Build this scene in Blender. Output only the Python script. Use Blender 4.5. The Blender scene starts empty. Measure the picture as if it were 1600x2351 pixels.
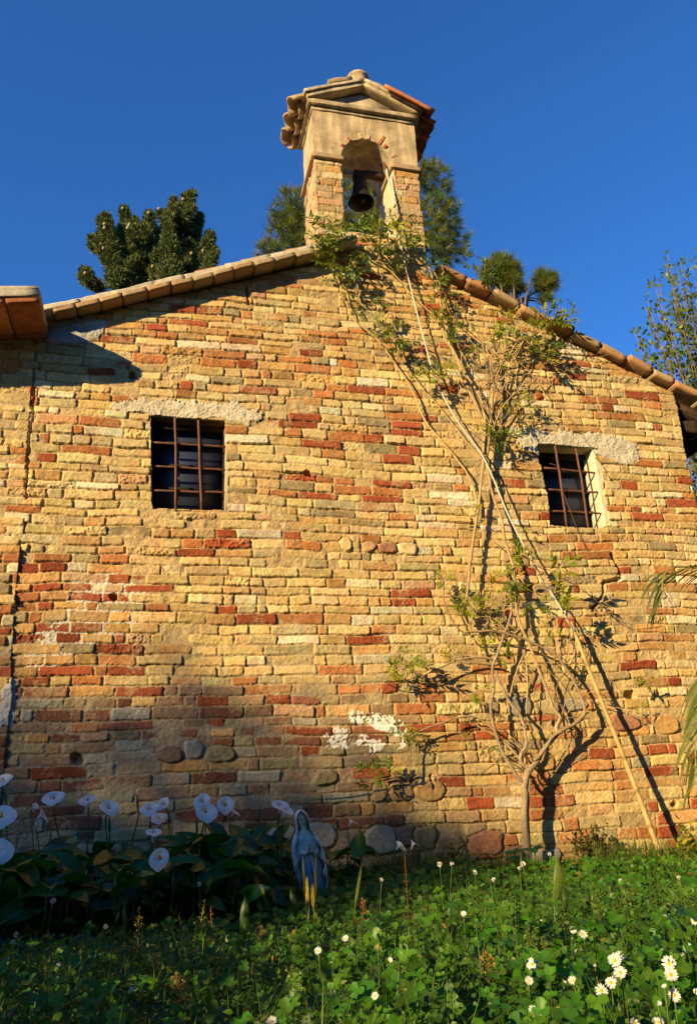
import bpy, math, random
import numpy as np
from mathutils import Vector, Matrix
rad = math.radians
rng = np.random.default_rng(7)
random.seed(7)
SC = bpy.context.scene
COL = SC.collection

# ------------------------------------------------------------------ camera
CAM = np.array([0.0, -5.0, 0.45]); YAW, PIT, ROL, FPX = rad(14), rad(20), rad(-2.6), 1800.0
_f = np.array([math.sin(YAW)*math.cos(PIT), math.cos(YAW)*math.cos(PIT), math.sin(PIT)])
_r = np.array([math.cos(YAW), -math.sin(YAW), 0.0]); _u = np.cross(_r, _f)
RT = math.cos(ROL)*_r + math.sin(ROL)*_u; UP = -math.sin(ROL)*_r + math.cos(ROL)*_u
cam = bpy.data.cameras.new('camera'); camo = bpy.data.objects.new('camera', cam); COL.objects.link(camo)
m = Matrix.Identity(4)
for i in range(3):
    m[i][0], m[i][1], m[i][2], m[i][3] = RT[i], UP[i], -_f[i], CAM[i]
camo.matrix_world = m
cam.sensor_fit = 'VERTICAL'; cam.sensor_height = 36.0; cam.sensor_width = 36.0
cam.lens = 36.0*FPX/2351.0; cam.clip_start = 0.05; cam.clip_end = 2000
SC.camera = camo

# ------------------------------------------------------------------ light
AZ, EL = rad(55), rad(20)
SUN = np.array([-math.sin(AZ)*math.cos(EL), -math.cos(AZ)*math.cos(EL), math.sin(EL)])
sl = bpy.data.lights.new('sun', 'SUN'); sl.energy = 5.0; sl.angle = rad(0.53); sl.color = (1.0, 0.73, 0.345)
so = bpy.data.objects.new('sun', sl); COL.objects.link(so)
so.rotation_euler = Vector(SUN).to_track_quat('Z', 'Y').to_euler()
so.location = (-20, -15, 12)
wd = bpy.data.worlds.new('World'); SC.world = wd; wd.use_nodes = True
nt = wd.node_tree; nt.nodes.clear()
sk = nt.nodes.new('ShaderNodeTexSky'); sk.sky_type = 'NISHITA'; sk.sun_disc = False
sk.sun_elevation = EL; sk.sun_rotation = math.atan2(SUN[0], SUN[1]); sk.altitude = 300
sk.air_density = 1.0; sk.dust_density = 0.1; sk.ozone_density = 4.0
bg = nt.nodes.new('ShaderNodeBackground'); bg.inputs[1].default_value = 0.080
wo = nt.nodes.new('ShaderNodeOutputWorld')
tn = nt.nodes.new('ShaderNodeMix'); tn.data_type = 'RGBA'; tn.blend_type = 'MULTIPLY'; tn.inputs[0].default_value = 1
tn.inputs[7].default_value = (.45, 1.0, 1.56, 1)
nt.links.new(sk.outputs[0], tn.inputs[6]); nt.links.new(tn.outputs[2], bg.inputs[0]); nt.links.new(bg.outputs[0], wo.inputs[0])
SC.view_settings.view_transform = 'Standard'; SC.view_settings.look = 'None'
SC.view_settings.exposure = 0.83; SC.view_settings.gamma = 1.0

# ------------------------------------------------------------------ helpers
def W(px, py, y=0.0):
    """point at depth plane y seen at photo pixel"""
    ray = (px-800)*RT - (py-1175.5)*UP + FPX*_f
    return CAM + ray*((y-CAM[1])/ray[1])
def WZ(px, py, z):
    ray = (px-800)*RT - (py-1175.5)*UP + FPX*_f
    return CAM + ray*((z-CAM[2])/ray[2])
def PX(P):
    d = np.asarray(P)-CAM; k = d@_f
    return 800+FPX*(d@RT)/k, 1175.5-FPX*(d@UP)/k
def worg(o):
    v = np.zeros(3)
    while o is not None:
        v += np.array(o.location); o = o.parent
    return v
def tag(o, label=None, cat=None, group=None, kind=None):
    if label: o['label'] = label
    if cat: o['category'] = cat
    if group: o['group'] = group
    if kind: o['kind'] = kind
    return o
def empty(name, loc, label=None, cat=None, group=None):
    o = bpy.data.objects.new(name, None); o.empty_display_size = .1; COL.objects.link(o); o.location = tuple(loc)
    return tag(o, label, cat, group)
def mk(name, V, F, mat, parent=None, C=None, smooth=False, origin=None):
    """V (n,3) world coordinates; F list of equal-size index arrays"""
    V = np.asarray(V, dtype=np.float64)
    if parent is not None: V = V - worg(parent)
    elif origin is not None: V = V - np.asarray(origin)
    me = bpy.data.meshes.new(name)
    Fs = [np.asarray(f, dtype=np.int64) for f in (F if isinstance(F, list) else [F]) if len(f)]
    loops = np.concatenate([f.ravel() for f in Fs]); tot = np.concatenate([np.full(len(f), f.shape[1]) for f in Fs])
    st = np.concatenate([[0], np.cumsum(tot)[:-1]])
    me.vertices.add(len(V)); me.vertices.foreach_set('co', V.astype(np.float32).ravel())
    me.loops.add(len(loops)); me.loops.foreach_set('vertex_index', loops.astype(np.int32))
    me.polygons.add(len(tot)); me.polygons.foreach_set('loop_start', st.astype(np.int32)); me.polygons.foreach_set('loop_total', tot.astype(np.int32))
    if smooth: me.polygons.foreach_set('use_smooth', np.ones(len(tot), dtype=bool))
    me.update(calc_edges=True)
    if C is not None:
        C = np.asarray(C, dtype=np.float32)
        if C.shape[1] == 3: C = np.concatenate([C, np.ones((len(C), 1), np.float32)], 1)
        a = me.color_attributes.new('col', 'FLOAT_COLOR', 'POINT'); a.data.foreach_set('color', C.ravel())
    me.materials.append(mat)
    o = bpy.data.objects.new(name, me); COL.objects.link(o)
    if parent is not None: o.parent = parent
    elif origin is not None: o.location = tuple(origin)
    return o
class MB:
    """collects primitives into one mesh (with per-vertex colour)"""
    def __init__(s): s.v = []; s.q = []; s.t = []; s.c = []; s.n = 0
    def add(s, V, Q=None, T=None, c=(.5, .5, .5)):
        V = np.asarray(V, float)
        if Q is not None and len(Q): s.q.append(np.asarray(Q)+s.n)
        if T is not None and len(T): s.t.append(np.asarray(T)+s.n)
        c = np.asarray(c, float)
        s.c.append(np.broadcast_to(c, (len(V), 3)) if c.ndim == 1 else c); s.v.append(V); s.n += len(V)
    def rock(s, ctr, half, R=None, c=(.5, .5, .5), rnd=.25, jit=.0, n=5, seed=None):
        """rounded, slightly uneven block: superellipsoid-ish subdivided box"""
        V, Q = boxgrid(n); e = np.sign(V)*np.abs(V)
        nrm = np.maximum(np.abs(V).max(1, keepdims=True), 1e-6)
        sph = V/np.linalg.norm(V, axis=1, keepdims=True)
        hf = np.asarray(half, float); rr = min(hf)*rnd
        inner = np.clip(V*hf, -(hf-rr), hf-rr); d = V*hf-inner
        L = np.linalg.norm(d, axis=1, keepdims=True); P = inner+np.where(L > 1e-9, d/np.maximum(L, 1e-9)*rr, 0)
        if jit:
            r = np.random.default_rng(seed if seed is not None else rng.integers(1 << 30))
            ph = r.uniform(0, 6.28, (6,)); fr = r.uniform(1.0, 3.2, (6, 3))/hf.max()*1.2
            dn = sum(np.sin(P@fr[i]+ph[i]) for i in range(6))/3
            P = P + sph*(dn*jit)[:, None] + r.normal(0, jit*.25, P.shape)
        if R is not None: P = P@np.asarray(R).T
        s.add(P+np.asarray(ctr), Q, c=c)
    def tube(s, pts, r, n=6, c=(.5, .5, .5), cap=True):
        pts = np.asarray(pts, float); k = len(pts); r = np.broadcast_to(np.asarray(r, float), (k,))
        tn = np.gradient(pts, axis=0); tn /= np.maximum(np.linalg.norm(tn, axis=1, keepdims=True), 1e-9)
        ref = np.array([0.13, .95, .27]) if abs(tn[0] @ np.array([0.13, .95, .27])) < .9 else np.array([1., 0, 0])
        V = []
        for i in range(k):
            a = np.cross(tn[i], ref); a /= max(np.linalg.norm(a), 1e-9); b = np.cross(tn[i], a)
            th = np.arange(n)*2*np.pi/n
            V.append(pts[i]+r[i]*(np.cos(th)[:, None]*a+np.sin(th)[:, None]*b))
        V = np.concatenate(V); Q = []
        for i in range(k-1):
            for j in range(n): Q.append((i*n+j, i*n+(j+1) % n, (i+1)*n+(j+1) % n, (i+1)*n+j))
        T = []
        if cap:
            V = np.concatenate([V, pts[:1], pts[-1:]])
            for j in range(n): T += [(k*n, (j+1) % n, j), (k*n+1, (k-1)*n+j, (k-1)*n+(j+1) % n)]
        cc = np.asarray(c, float)
        if cc.ndim == 2: cc = np.concatenate([np.repeat(cc, n, 0), cc[:1], cc[-1:]]) if cap else np.repeat(cc, n, 0)
        s.add(V, Q, T, cc)
    def lathe(s, prof, ctr, n=24, c=(.5, .5, .5), R=None):
        prof = np.asarray(prof, float); th = np.arange(n)*2*np.pi/n; k = len(prof)
        V = np.stack([prof[:, None, 0]*np.cos(th), prof[:, None, 0]*np.sin(th), np.repeat(prof[:, 1:2], n, 1)], -1).reshape(-1, 3)
        if R is not None: V = V@np.asarray(R).T
        Q = [(i*n+j, i*n+(j+1) % n, (i+1)*n+(j+1) % n, (i+1)*n+j) for i in range(k-1) for j in range(n)]
        s.add(V+np.asarray(ctr), Q, c=c)
    def build(s, name, mat, parent=None, smooth=False, origin=None, color=True):
        F = []
        if s.q: F.append(np.concatenate(s.q))
        if s.t: F.append(np.concatenate(s.t))
        return mk(name, np.concatenate(s.v), F, mat, parent, np.concatenate(s.c) if color else None, smooth, origin)
_bg = {}
def boxgrid(n):
    if n in _bg: return _bg[n]
    g = np.linspace(-1, 1, n); V = {}; L = []; Q = []
    def vid(p):
        k = tuple(np.round(p, 5))
        if k not in V: V[k] = len(L); L.append(p)
        return V[k]
    for ax in range(3):
        for sg in (-1, 1):
            a, b = [(1, 2), (2, 0), (0, 1)][ax]
            for i in range(n-1):
                for j in range(n-1):
                    q = []
                    for (ii, jj) in ((i, j), (i+1, j), (i+1, j+1), (i, j+1)):
                        p = np.zeros(3); p[ax] = sg; p[a] = g[ii]; p[b] = g[jj]; q.append(vid(p))
                    Q.append(q if sg > 0 else q[::-1])
    _bg[n] = (np.array(L), np.array(Q)); return _bg[n]
def vn(h, w, cell, r=None):
    """smooth value noise in -1..1 on an h x w grid; cell in samples (float or pair)"""
    r = r or rng
    cy, cx = (cell, cell) if np.isscalar(cell) else cell
    gh, gw = int(h/cy)+3, int(w/cx)+3; G = r.uniform(-1, 1, (gh, gw))
    def ip(n, c):
        t = np.arange(n)/c + .37; i = t.astype(int); f = t-i; return i, f*f*(3-2*f)
    iy, wy = ip(h, cy); ix, wx = ip(w, cx)
    A = G[iy]*(1-wy)[:, None]+G[iy+1]*wy[:, None]
    return A[:, ix]*(1-wx)+A[:, ix+1]*wx
def sstep(a, b, x): t = np.clip((x-a)/(b-a), 0, 1); return t*t*(3-2*t)
def inpoly(X, Y, poly):
    ins = np.zeros(X.shape, bool); n = len(poly)
    for i in range(n):
        (x1, y1), (x2, y2) = poly[i], poly[(i+1) % n]
        if y1 == y2: continue
        ins ^= ((y1 > Y) != (y2 > Y)) & (X < (x2-x1)*(Y-y1)/(y2-y1)+x1)
    return ins
def segdist(X, Y, pts):
    D = np.full(X.shape, 1e9)
    for (x1, y1), (x2, y2) in zip(pts[:-1], pts[1:]):
        dx, dy = x2-x1, y2-y1; t = np.clip(((X-x1)*dx+(Y-y1)*dy)/(dx*dx+dy*dy+1e-12), 0, 1)
        D = np.minimum(D, np.hypot(X-x1-t*dx, Y-y1-t*dy))
    return D
def rot(ax, ang):
    return np.array(Matrix.Rotation(ang, 3, ax))

# ------------------------------------------------------------------ materials
def mat_new(name):
    mt = bpy.data.materials.new(name); mt.use_nodes = True; t = mt.node_tree; b = t.nodes['Principled BSDF']; return mt, t, b
def nd(t, ty, **kw):
    n = t.nodes.new(ty)
    for k, v in kw.items(): setattr(n, k, v)
    return n
def mat_rough(name, color=None, attr=True, rough=.9, bump=.3, scale=120, var=.25, vscale=40, metal=0.0, spec=.2):
    """rough surface: colour from attribute or constant, mottled by noise, fine bump"""
    mt, t, b = mat_new(name); L = t.links.new
    tc = nd(t, 'ShaderNodeTexCoord')
    if color is None:
        src = nd(t, 'ShaderNodeAttribute', attribute_name='col').outputs['Color']
    else:
        rg = nd(t, 'ShaderNodeRGB'); rg.outputs[0].default_value = (*color, 1); src = rg.outputs[0]
    n1 = nd(t, 'ShaderNodeTexNoise'); n1.inputs['Scale'].default_value = vscale; n1.inputs['Detail'].default_value = 6; n1.inputs['Roughness'].default_value = .65
    L(tc.outputs['Object'], n1.inputs['Vector'])
    mr = nd(t, 'ShaderNodeMapRange'); mr.inputs[1].default_value = .3; mr.inputs[2].default_value = .7; mr.inputs[3].default_value = 1-var; mr.inputs[4].default_value = 1+var
    L(n1.outputs['Fac'], mr.inputs[0])
    mx = nd(t, 'ShaderNodeMix', data_type='RGBA', blend_type='MULTIPLY'); mx.inputs[0].default_value = 1
    L(src, mx.inputs[6]); L(mr.outputs[0], mx.inputs[7]); L(mx.outputs[2], b.inputs['Base Color'])
    n2 = nd(t, 'ShaderNodeTexNoise'); n2.inputs['Scale'].default_value = scale; n2.inputs['Detail'].default_value = 5; n2.inputs['Roughness'].default_value = .7
    L(tc.outputs['Object'], n2.inputs['Vector'])
    bp = nd(t, 'ShaderNodeBump'); bp.inputs['Strength'].default_value = bump; bp.inputs['Distance'].default_value = .01
    L(n2.outputs['Fac'], bp.inputs['Height']); L(bp.outputs[0], b.inputs['Normal'])
    b.inputs['Roughness'].default_value = rough; b.inputs['Metallic'].default_value = metal; b.inputs['Specular IOR Level'].default_value = spec
    return mt
def mat_leaf(name, color=None, trans=.35, rough=.45, tint=(1.3, 1.25, .5), var=.25, vscale=60, spec=.35):
    mt, t, b = mat_new(name); L = t.links.new
    if color is None: src = nd(t, 'ShaderNodeAttribute', attribute_name='col').outputs['Color']
    else:
        rg = nd(t, 'ShaderNodeRGB'); rg.outputs[0].default_value = (*color, 1); src = rg.outputs[0]
    tc = nd(t, 'ShaderNodeTexCoord'); n1 = nd(t, 'ShaderNodeTexNoise'); n1.inputs['Scale'].default_value = vscale; n1.inputs['Detail'].default_value = 3
    L(tc.outputs['Object'], n1.inputs['Vector'])
    mr = nd(t, 'ShaderNodeMapRange'); mr.inputs[1].default_value = .3; mr.inputs[2].default_value = .7; mr.inputs[3].default_value = 1-var; mr.inputs[4].default_value = 1+var
    L(n1.outputs['Fac'], mr.inputs[0])
    mx = nd(t, 'ShaderNodeMix', data_type='RGBA', blend_type='MULTIPLY'); mx.inputs[0].default_value = 1
    L(src, mx.inputs[6]); L(mr.outputs[0], mx.inputs[7]); L(mx.outputs[2], b.inputs['Base Color'])
    b.inputs['Roughness'].default_value = rough; b.inputs['Specular IOR Level'].default_value = spec
    tr = nd(t, 'ShaderNodeBsdfTranslucent'); m2 = nd(t, 'ShaderNodeMix', data_type='RGBA', blend_type='MULTIPLY'); m2.inputs[0].default_value = 1
    L(mx.outputs[2], m2.inputs[6]); m2.inputs[7].default_value = (*tint, 1); L(m2.outputs[2], tr.inputs['Color'])
    ms = nd(t, 'ShaderNodeMixShader'); ms.inputs[0].default_value = trans
    L(b.outputs[0], ms.inputs[1]); L(tr.outputs[0], ms.inputs[2]); L(ms.outputs[0], t.nodes['Material Output'].inputs[0])
    return mt
M_BRICK = mat_rough('old_brick', rough=.92, bump=.45, scale=170, var=.22, vscale=55)
M_STONE = mat_rough('weathered_plaster', rough=.93, bump=.5, scale=90, var=.22, vscale=18)
M_PLASTER = mat_rough('stained_plaster', rough=.93, bump=.7, scale=60, var=.38, vscale=7)
_t = M_PLASTER.node_tree; _b = _t.nodes['Principled BSDF']; _src = _b.inputs['Base Color'].links[0].from_socket
_tc = nd(_t, 'ShaderNodeTexCoord'); _mp = nd(_t, 'ShaderNodeMapping'); _mp.inputs['Scale'].default_value = (16, 16, 2.2); _n = nd(_t, 'ShaderNodeTexNoise'); _n.inputs['Scale'].default_value = 1.0; _n.inputs['Detail'].default_value = 6
_m = nd(_t, 'ShaderNodeMapRange'); _m.inputs[1].default_value = .42; _m.inputs[2].default_value = .62; _m.inputs[3].default_value = .62; _m.inputs[4].default_value = 1.05
_x = nd(_t, 'ShaderNodeMix', data_type='RGBA', blend_type='MULTIPLY'); _x.inputs[0].default_value = .8
for _a, _c in ((_tc.outputs['Object'], _mp.inputs[0]), (_mp.outputs[0], _n.inputs['Vector']), (_n.outputs['Fac'], _m.inputs[0]), (_src, _x.inputs[6]), (_m.outputs[0], _x.inputs[7]), (_x.outputs[2], _b.inputs['Base Color'])): _t.links.new(_a, _c)
M_TILE = mat_rough('terracotta', rough=.88, bump=.4, scale=110, var=.3, vscale=16)
M_WOOD = mat_rough('old_wood', rough=.85, bump=.3, scale=80, var=.3, vscale=25)
M_BARK = mat_rough('bark', rough=.9, bump=.5, scale=150, var=.3, vscale=50)
M_RUST = mat_rough('rusty_iron', color=(.16, .075, .05), rough=.75, bump=.4, scale=200, var=.45, vscale=70)
M_BRONZE = mat_rough('dark_bronze', color=(.032, .024, .018), rough=.55, bump=.15, scale=90, var=.4, vscale=30, metal=.5, spec=.4)
M_SOIL = mat_rough('soil', color=(.06, .048, .028), rough=.95, bump=.6, scale=30, var=.4, vscale=8)
# ------------------------------------------------------------------ brick panels (height fields with real relief)
D2F = 1600/1582.0
def dp(l): return [(x*D2F, y*D2F) for x, y in l]
PAL = dict(yellow=(.575, .42, .185), pale=(.61, .485, .25), cream=(.66, .57, .39), ochre=(.50, .30, .115), orange=(.44, .185, .068),
           red=(.33, .085, .035), dark=(.235, .095, .055), olive=(.36, .285, .15), pink=(.50, .315, .175), grey=(.36, .32, .245), stone=(.40, .25, .11), tow=(.50, .36, .19), tow2=(.54, .42, .24))
REDS = dp([(668,645),(430,700),(300,765),(365,748),(465,740),(230,837),(423,855),(415,890),(545,882),(618,886),(712,957),(620,967),(655,992),(775,1000),(745,888),(925,948),
 (930,972),(927,990),(780,1100),(850,1105),(758,1120),(925,1090),(890,1130),(578,1172),(655,1224),(475,1243),(500,1217),(215,1214),(1030,1138),(170,1325),(335,1330),(340,1380),
 (80,1280),(130,1330),(110,1450),(230,1480),(180,1530),(300,1525),(340,1578),(470,1598),(160,1580),(180,1640),(150,1745),(570,1555),(580,1410),(640,1410),(705,1412),(800,1440),
 (905,1350),(900,1370),(690,1665),(610,1790),(720,1620),(1085,1733),(945,1600),(990,1580),(795,1515),(1090,1870),(1335,830),(1365,920),(1385,945),(1190,1325),(1160,1380),(1275,1250),
 (1450,1165),(1520,1155),(1490,910),(1500,1300),(1300,1405),(1500,1390),(985,690),(960,950),(885,1045),(575,830),(1320,1745),(1240,1810),(1075,1655),(120,1425),(75,1320),(610,1555)])
ORANGES = dp([(700,770),(560,765),(520,810),(640,815),(820,825),(900,790),(1000,720),(430,770),(760,780),(370,800),(100,1390),(190,1400),(300,1350),(1050,1110),(1120,900),(860,775),(1250,830),
 (1420,830),(1430,850),(1500,860),(1080,690),(1210,740),(1480,1330),(1540,1450),(1400,1150),(100,1160),(160,1230),(450,1430),(1430,1640),(620,1120),(140,1190),(460,1390),(840,1215),(1550,1340),(1490,1480),(700,845),(210,1080),(90,1070)])
CREAMS = dp([(400,685),(1300,790),(770,1185),(640,1195),(420,1185),(200,1285),(95,1165),(1530,1350),(30,1170),(925,1240),(1040,1130),(820,870),(960,1180),(1570,1415)])
STONES = dp([(835,1240),(880,1243),(925,1245),(785,1235),(1020,1245),(990,1245),(1240,1570),(1180,1600),(1250,1600),(1330,1575),(1400,1640),(1490,1640),(1420,1600)])
BIGSTONES = [(865,1908,88,64,'grey'),(790,1912,72,58,'stone2'),(730,1897,64,62,'grey'),(925,1897,48,52,'dark2'),(968,1902,52,54,'olive'),(1020,1922,66,48,'stone2'),(1062,1938,44,34,'grey'),(1103,1915,82,52,'stonered'),(1165,1942,44,44,'dark2'),(1240,1945,70,34,'grey'),
 (912,1797,54,46,'stone2'),(977,1796,66,48,'stone'),(862,1797,34,46,'stone2'),(385,1712,60,40,'dark2'),(500,1712,64,40,'olive'),(440,1702,46,40,'grey'),(1512,1646,52,46,'ochre'),(1180,1603,52,46,'grey'),(1248,1605,44,36,'olive'),(1303,1600,60,28,'grey'),(1418,1640,66,40,'stonered'),(1225,1730,70,40,'ochre'),(838,1241,32,24,'pink'),(880,1243,40,26,'stonered'),(925,1245,42,28,'pale'),(785,1234,26,34,'yellow'),(1150,1262,26,28,'tow'),(740,1765,56,34,'olive'),(640,1895,60,36,'grey'),(560,1905,60,40,'dark2')]
PAL.update(brown=(.32, .21, .125), stone2=(.34, .235, .13), stonered=(.36, .17, .10), dark2=(.26, .165, .11))
def panel(u0, u1, v0, v1, step, inside, xf, seed, style='wall', skirt=.3, holes=(), hole_skirt=.14, pxmap=True, ch=.076, stones=True):
    """returns V, Q, C; xf maps (u, v, out) arrays to world coordinates, out = distance in front of the face"""
    r = np.random.default_rng(seed)
    nu, nv = int(round((u1-u0)/step))+1, int(round((v1-v0)/step))+1
    us = np.linspace(u0, u1, nu); vs = np.linspace(v0, v1, nv); U, V = np.meshgrid(us, vs)
    k = .005/step
    big = vn(nv, nu, 200*k, r)*.018+vn(nv, nu, 60*k, r)*.008+vn(nv, nu, 26*k, r)*.004
    WU = U+vn(nv, nu, 9*k, r)*.0036+vn(nv, nu, 3*k, r)*.0026
    WV = V+big*(1 if style == 'wall' else .3)+vn(nv, nu, 8*k, r)*.0030+vn(nv, nu, 3*k, r)*.0022
    fine = vn(nv, nu, 2.2*k, r); mid = vn(nv, nu, 7*k, r); grit = r.uniform(-1, 1, U.shape)
    wx, wy, wz = xf(U, V, 0*U)
    PXX, PYY = PX(np.stack([wx, wy, wz], -1))
    tone = vn(nv, nu, 18*k, r); H = np.full(U.shape, -9.0); CB = np.zeros(U.shape+(3,))
    # mortar level: flush in the lower-left, raked out elsewhere
    lowl = sstep(1450, 1650, PYY+vn(nv, nu, 60*k, r)*70)*sstep(1050, 650, PXX+vn(nv, nu, 60*k, r)*120) if style == 'wall' else 0*U
    flush = np.clip(lowl*.36+sstep(.25, .8, vn(nv, nu, 45*k, r))*.75+sstep(.35, .8, vn(nv, nu, 16*k, r))*.4, 0, 1)
    MO = (-.0130 if style == 'wall' else -.009)+flush*(.0125 if style == 'wall' else .007)+mid*.003+fine*.0022+grit*.0010
    mcol = np.array([.43, .315, .16])*(1-lowl[..., None])+np.array([.33, .265, .175])*lowl[..., None]
    mcol = mcol*(1-.10*sstep(.9, .1, V+.3*tone)[..., None])*(1+.14*vn(nv, nu, 14*k, r)[..., None]+.08*grit[..., None])
    v = v0-.02; row = 0
    while v < v1+.05:
        h = (.0635+.0085*max(0, 1-v/1.5))*r.uniform(.80, 1.18) if style == 'wall' else ch*r.uniform(.95, 1.05)
        # chance of a stone course near the ground
        u = u0-r.uniform(0, .25)
        while u < u1+.02:
            if style == 'wall':
                p = r.random(); L = r.uniform(.225, .32) if p < .42 else (r.uniform(.12, .20) if p < .86 else r.uniform(.06, .10))
            else: L = r.choice([.27, .135]) * r.uniform(.95, 1.05)
            jt = r.uniform(.008, .017); jv = r.uniform(.008, .0145)
            if style != 'wall': jt, jv = .010, .009
            b0, b1, c0, c1 = u, u+L-jt, v, v+h-jv
            uc, vc = (b0+b1)/2, (c0+c1)/2
            X, Y, Z = xf(np.array([uc]), np.array([vc]), np.zeros(1)); px, py = PX(np.stack([X, Y, Z], -1)); px, py = px[0], py[0]
            stone = False
            if style == 'wall' and stones:
                
                
                pass
            # colour
            q = r.random(); nm = 'yellow'
            if style == 'wall':
                pr, po, pc = .03, .13, .06
                if 600 < py < 900 and 480 < px < 1050: pr, po = .06, .26
                if 640 < py < 900 and px < 480: pr, po = .12, .28
                if px < 330 and 1260 < py < 1600: pr, po = .35, .50
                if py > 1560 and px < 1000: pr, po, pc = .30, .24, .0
                if py > 1640 and px >= 1000: pr, po, pc = .16, .36, .01
                if px > 1000 and 850 < py < 1500: pr, po = .04, .12
                if q < pr: nm = 'red' if r.random() < .65 else 'orange'
                elif q < pr+po: nm = r.choice(['orange', 'ochre', 'ochre', 'pink', 'ochre'])
                elif q < pr+po+pc: nm = 'cream'
                elif q < .52: nm = r.choice(['pale', 'yellow', 'pale'])
                elif q > .92: nm = 'olive'
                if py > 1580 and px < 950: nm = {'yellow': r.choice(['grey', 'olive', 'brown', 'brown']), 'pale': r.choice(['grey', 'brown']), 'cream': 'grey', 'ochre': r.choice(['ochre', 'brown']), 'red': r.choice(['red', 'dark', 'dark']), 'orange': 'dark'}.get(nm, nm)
                for lst, n2 in ((REDS, r.choice(['red', 'red', 'orange'])), (ORANGES, r.choice(['orange', 'ochre'])), (CREAMS, 'cream')):
                    for (ax, ay) in lst:
                        if abs(ay-py) < 11 and abs(ax-px) < L*150: nm = n2
                if stone: nm = r.choice(['stone', 'stone', 'olive', 'grey', 'dark'])
            else: nm = r.choice(['tow', 'pink', 'tow2', 'ochre', 'tow', 'tow2'], p=[.30, .25, .2, .1, .1, .05])
            col = np.array(PAL[nm])*r.uniform(.74, 1.17)*np.array([r.uniform(.96, 1.04), 1, r.uniform(.88, 1.10)])
            if stone: c1 = c0+h*r.choice([1.0, 1.9])-jv; b1 = b0+r.uniform(.11, .22)
            hu, hv = (b1-b0)/2, (c1-c0)/2; uc, vc = (b0+b1)/2, (c0+c1)/2
            pad = .02
            i0, i1 = np.searchsorted(us, [b0-pad, b1+pad]); j0, j1 = np.searchsorted(vs, [c0-pad-.02, c1+pad+.02])
            if i1 > i0 and j1 > j0:
                s_ = np.s_[j0:j1, i0:i1]
                a = r.normal(0, .010 if style == 'wall' else .003); du = WU[s_]-uc; dv = WV[s_]-vc
                x = du+a*dv; y = dv-a*du
                rr = min(hu, hv)*(r.uniform(.75, .98) if stone else r.uniform(.10, .42))
                ww = 1+(.10 if stone else .03)*np.sin(x/hu*r.uniform(1, 3)+r.uniform(0, 6))
                qx = np.abs(x)-hu+rr; qy = np.abs(y)*ww-hv+rr
                sd = np.hypot(np.maximum(qx, 0), np.maximum(qy, 0))+np.minimum(np.maximum(qx, qy), 0)-rr
                soft = .014 if stone else r.uniform(.004, .008)
                t = np.clip((.002-sd)/soft, 0, 1); prof = np.sqrt(np.clip(1-(1-t)**2, 0, 1))
                out = r.normal(0, .0032)+(r.uniform(.004, .012) if stone else 0)
                er = r.random()
                rough = .0012+(.0045 if er < .08 else .0012*r.random())
                if er < .05 and style == 'wall': out -= .012
                if er > .985 and style == 'wall': out -= .028
                dp_ = .024 if style == 'wall' else .020
                hb = -dp_+prof*(dp_+out)+x*r.normal(0, .03)+y*r.normal(0, .07)+(mid[s_]*.8+fine[s_])*rough+grit[s_]*.0006
                ok = (sd < .006)
                up = ok & (hb > H[s_])
                H[s_] = np.where(up, hb, H[s_])
                cc = col*(1+.16*mid[s_][..., None]+.11*fine[s_][..., None]+.06*grit[s_][..., None])*(1+.12*np.array([0, 1, 1.2])*tone[s_][..., None])
                CB[s_] = np.where(up[..., None], cc, CB[s_])
            u += (b1-b0)+jt
        v += h; row += 1
    for (sx, sy, sw, sh, nm) in (BIGSTONES if style == 'wall' and pxmap else ()):
        q = W(sx*D2F, sy*D2F); e = W((sx+sw/2)*D2F, sy*D2F); f = W(sx*D2F, (sy-sh/2)*D2F); hu, hv, uc, vc = e[0]-q[0], f[2]-q[2], q[0], q[2]
        i0, i1 = np.searchsorted(us, [uc-hu*1.4, uc+hu*1.4]); j0, j1 = np.searchsorted(vs, [vc-hv*1.5, vc+hv*1.5])
        if i1 <= i0 or j1 <= j0: continue
        s_ = np.s_[j0:j1, i0:i1]; x, y = WU[s_]-uc, WV[s_]-big[s_]-vc; an = np.arctan2(y/hv, x/hu); pw = r.uniform(2.4, 4.0)
        rr = (np.abs(x/hu)**pw+np.abs(y/hv)**pw)**(1/pw)*(1+.06*np.sin(2*an+r.uniform(0, 6))+.05*np.sin(3*an+r.uniform(0, 6))+.02*np.sin(7*an+r.uniform(0, 6)))
        t = np.clip((1.03-rr)/.22, 0, 1); hb = -.030+np.sqrt(np.clip(1-(1-t)**2, 0, 1))*(.036+r.uniform(0, .012))+(mid[s_]*.9+fine[s_])*.0016+x*r.normal(0, .05)+y*r.normal(0, .08)
        ring = (rr < 1.10) & (rr >= 1.0); H[s_] = np.where(rr < 1.10, hb, H[s_])
        cc = np.array(PAL[nm])*r.uniform(.85, 1.1)*(1+.14*mid[s_][..., None]+.10*fine[s_][..., None]+.10*tone[s_][..., None]); CB[s_] = np.where((rr < 1.10)[..., None], cc, CB[s_])
    bw = sstep(-.0015, .0015, H-MO)
    O = np.maximum(H, MO); C = CB*bw[..., None]+mcol*(1-bw[..., None])
    # lime dust on bricks
    du_ = sstep(.35, .9, vn(nv, nu, 22*k, r)+.4*fine)[..., None]*(.42 if style == 'wall' else .25)
    C = C*(1-du_)+np.array([.53, .42, .22])*du_
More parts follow.
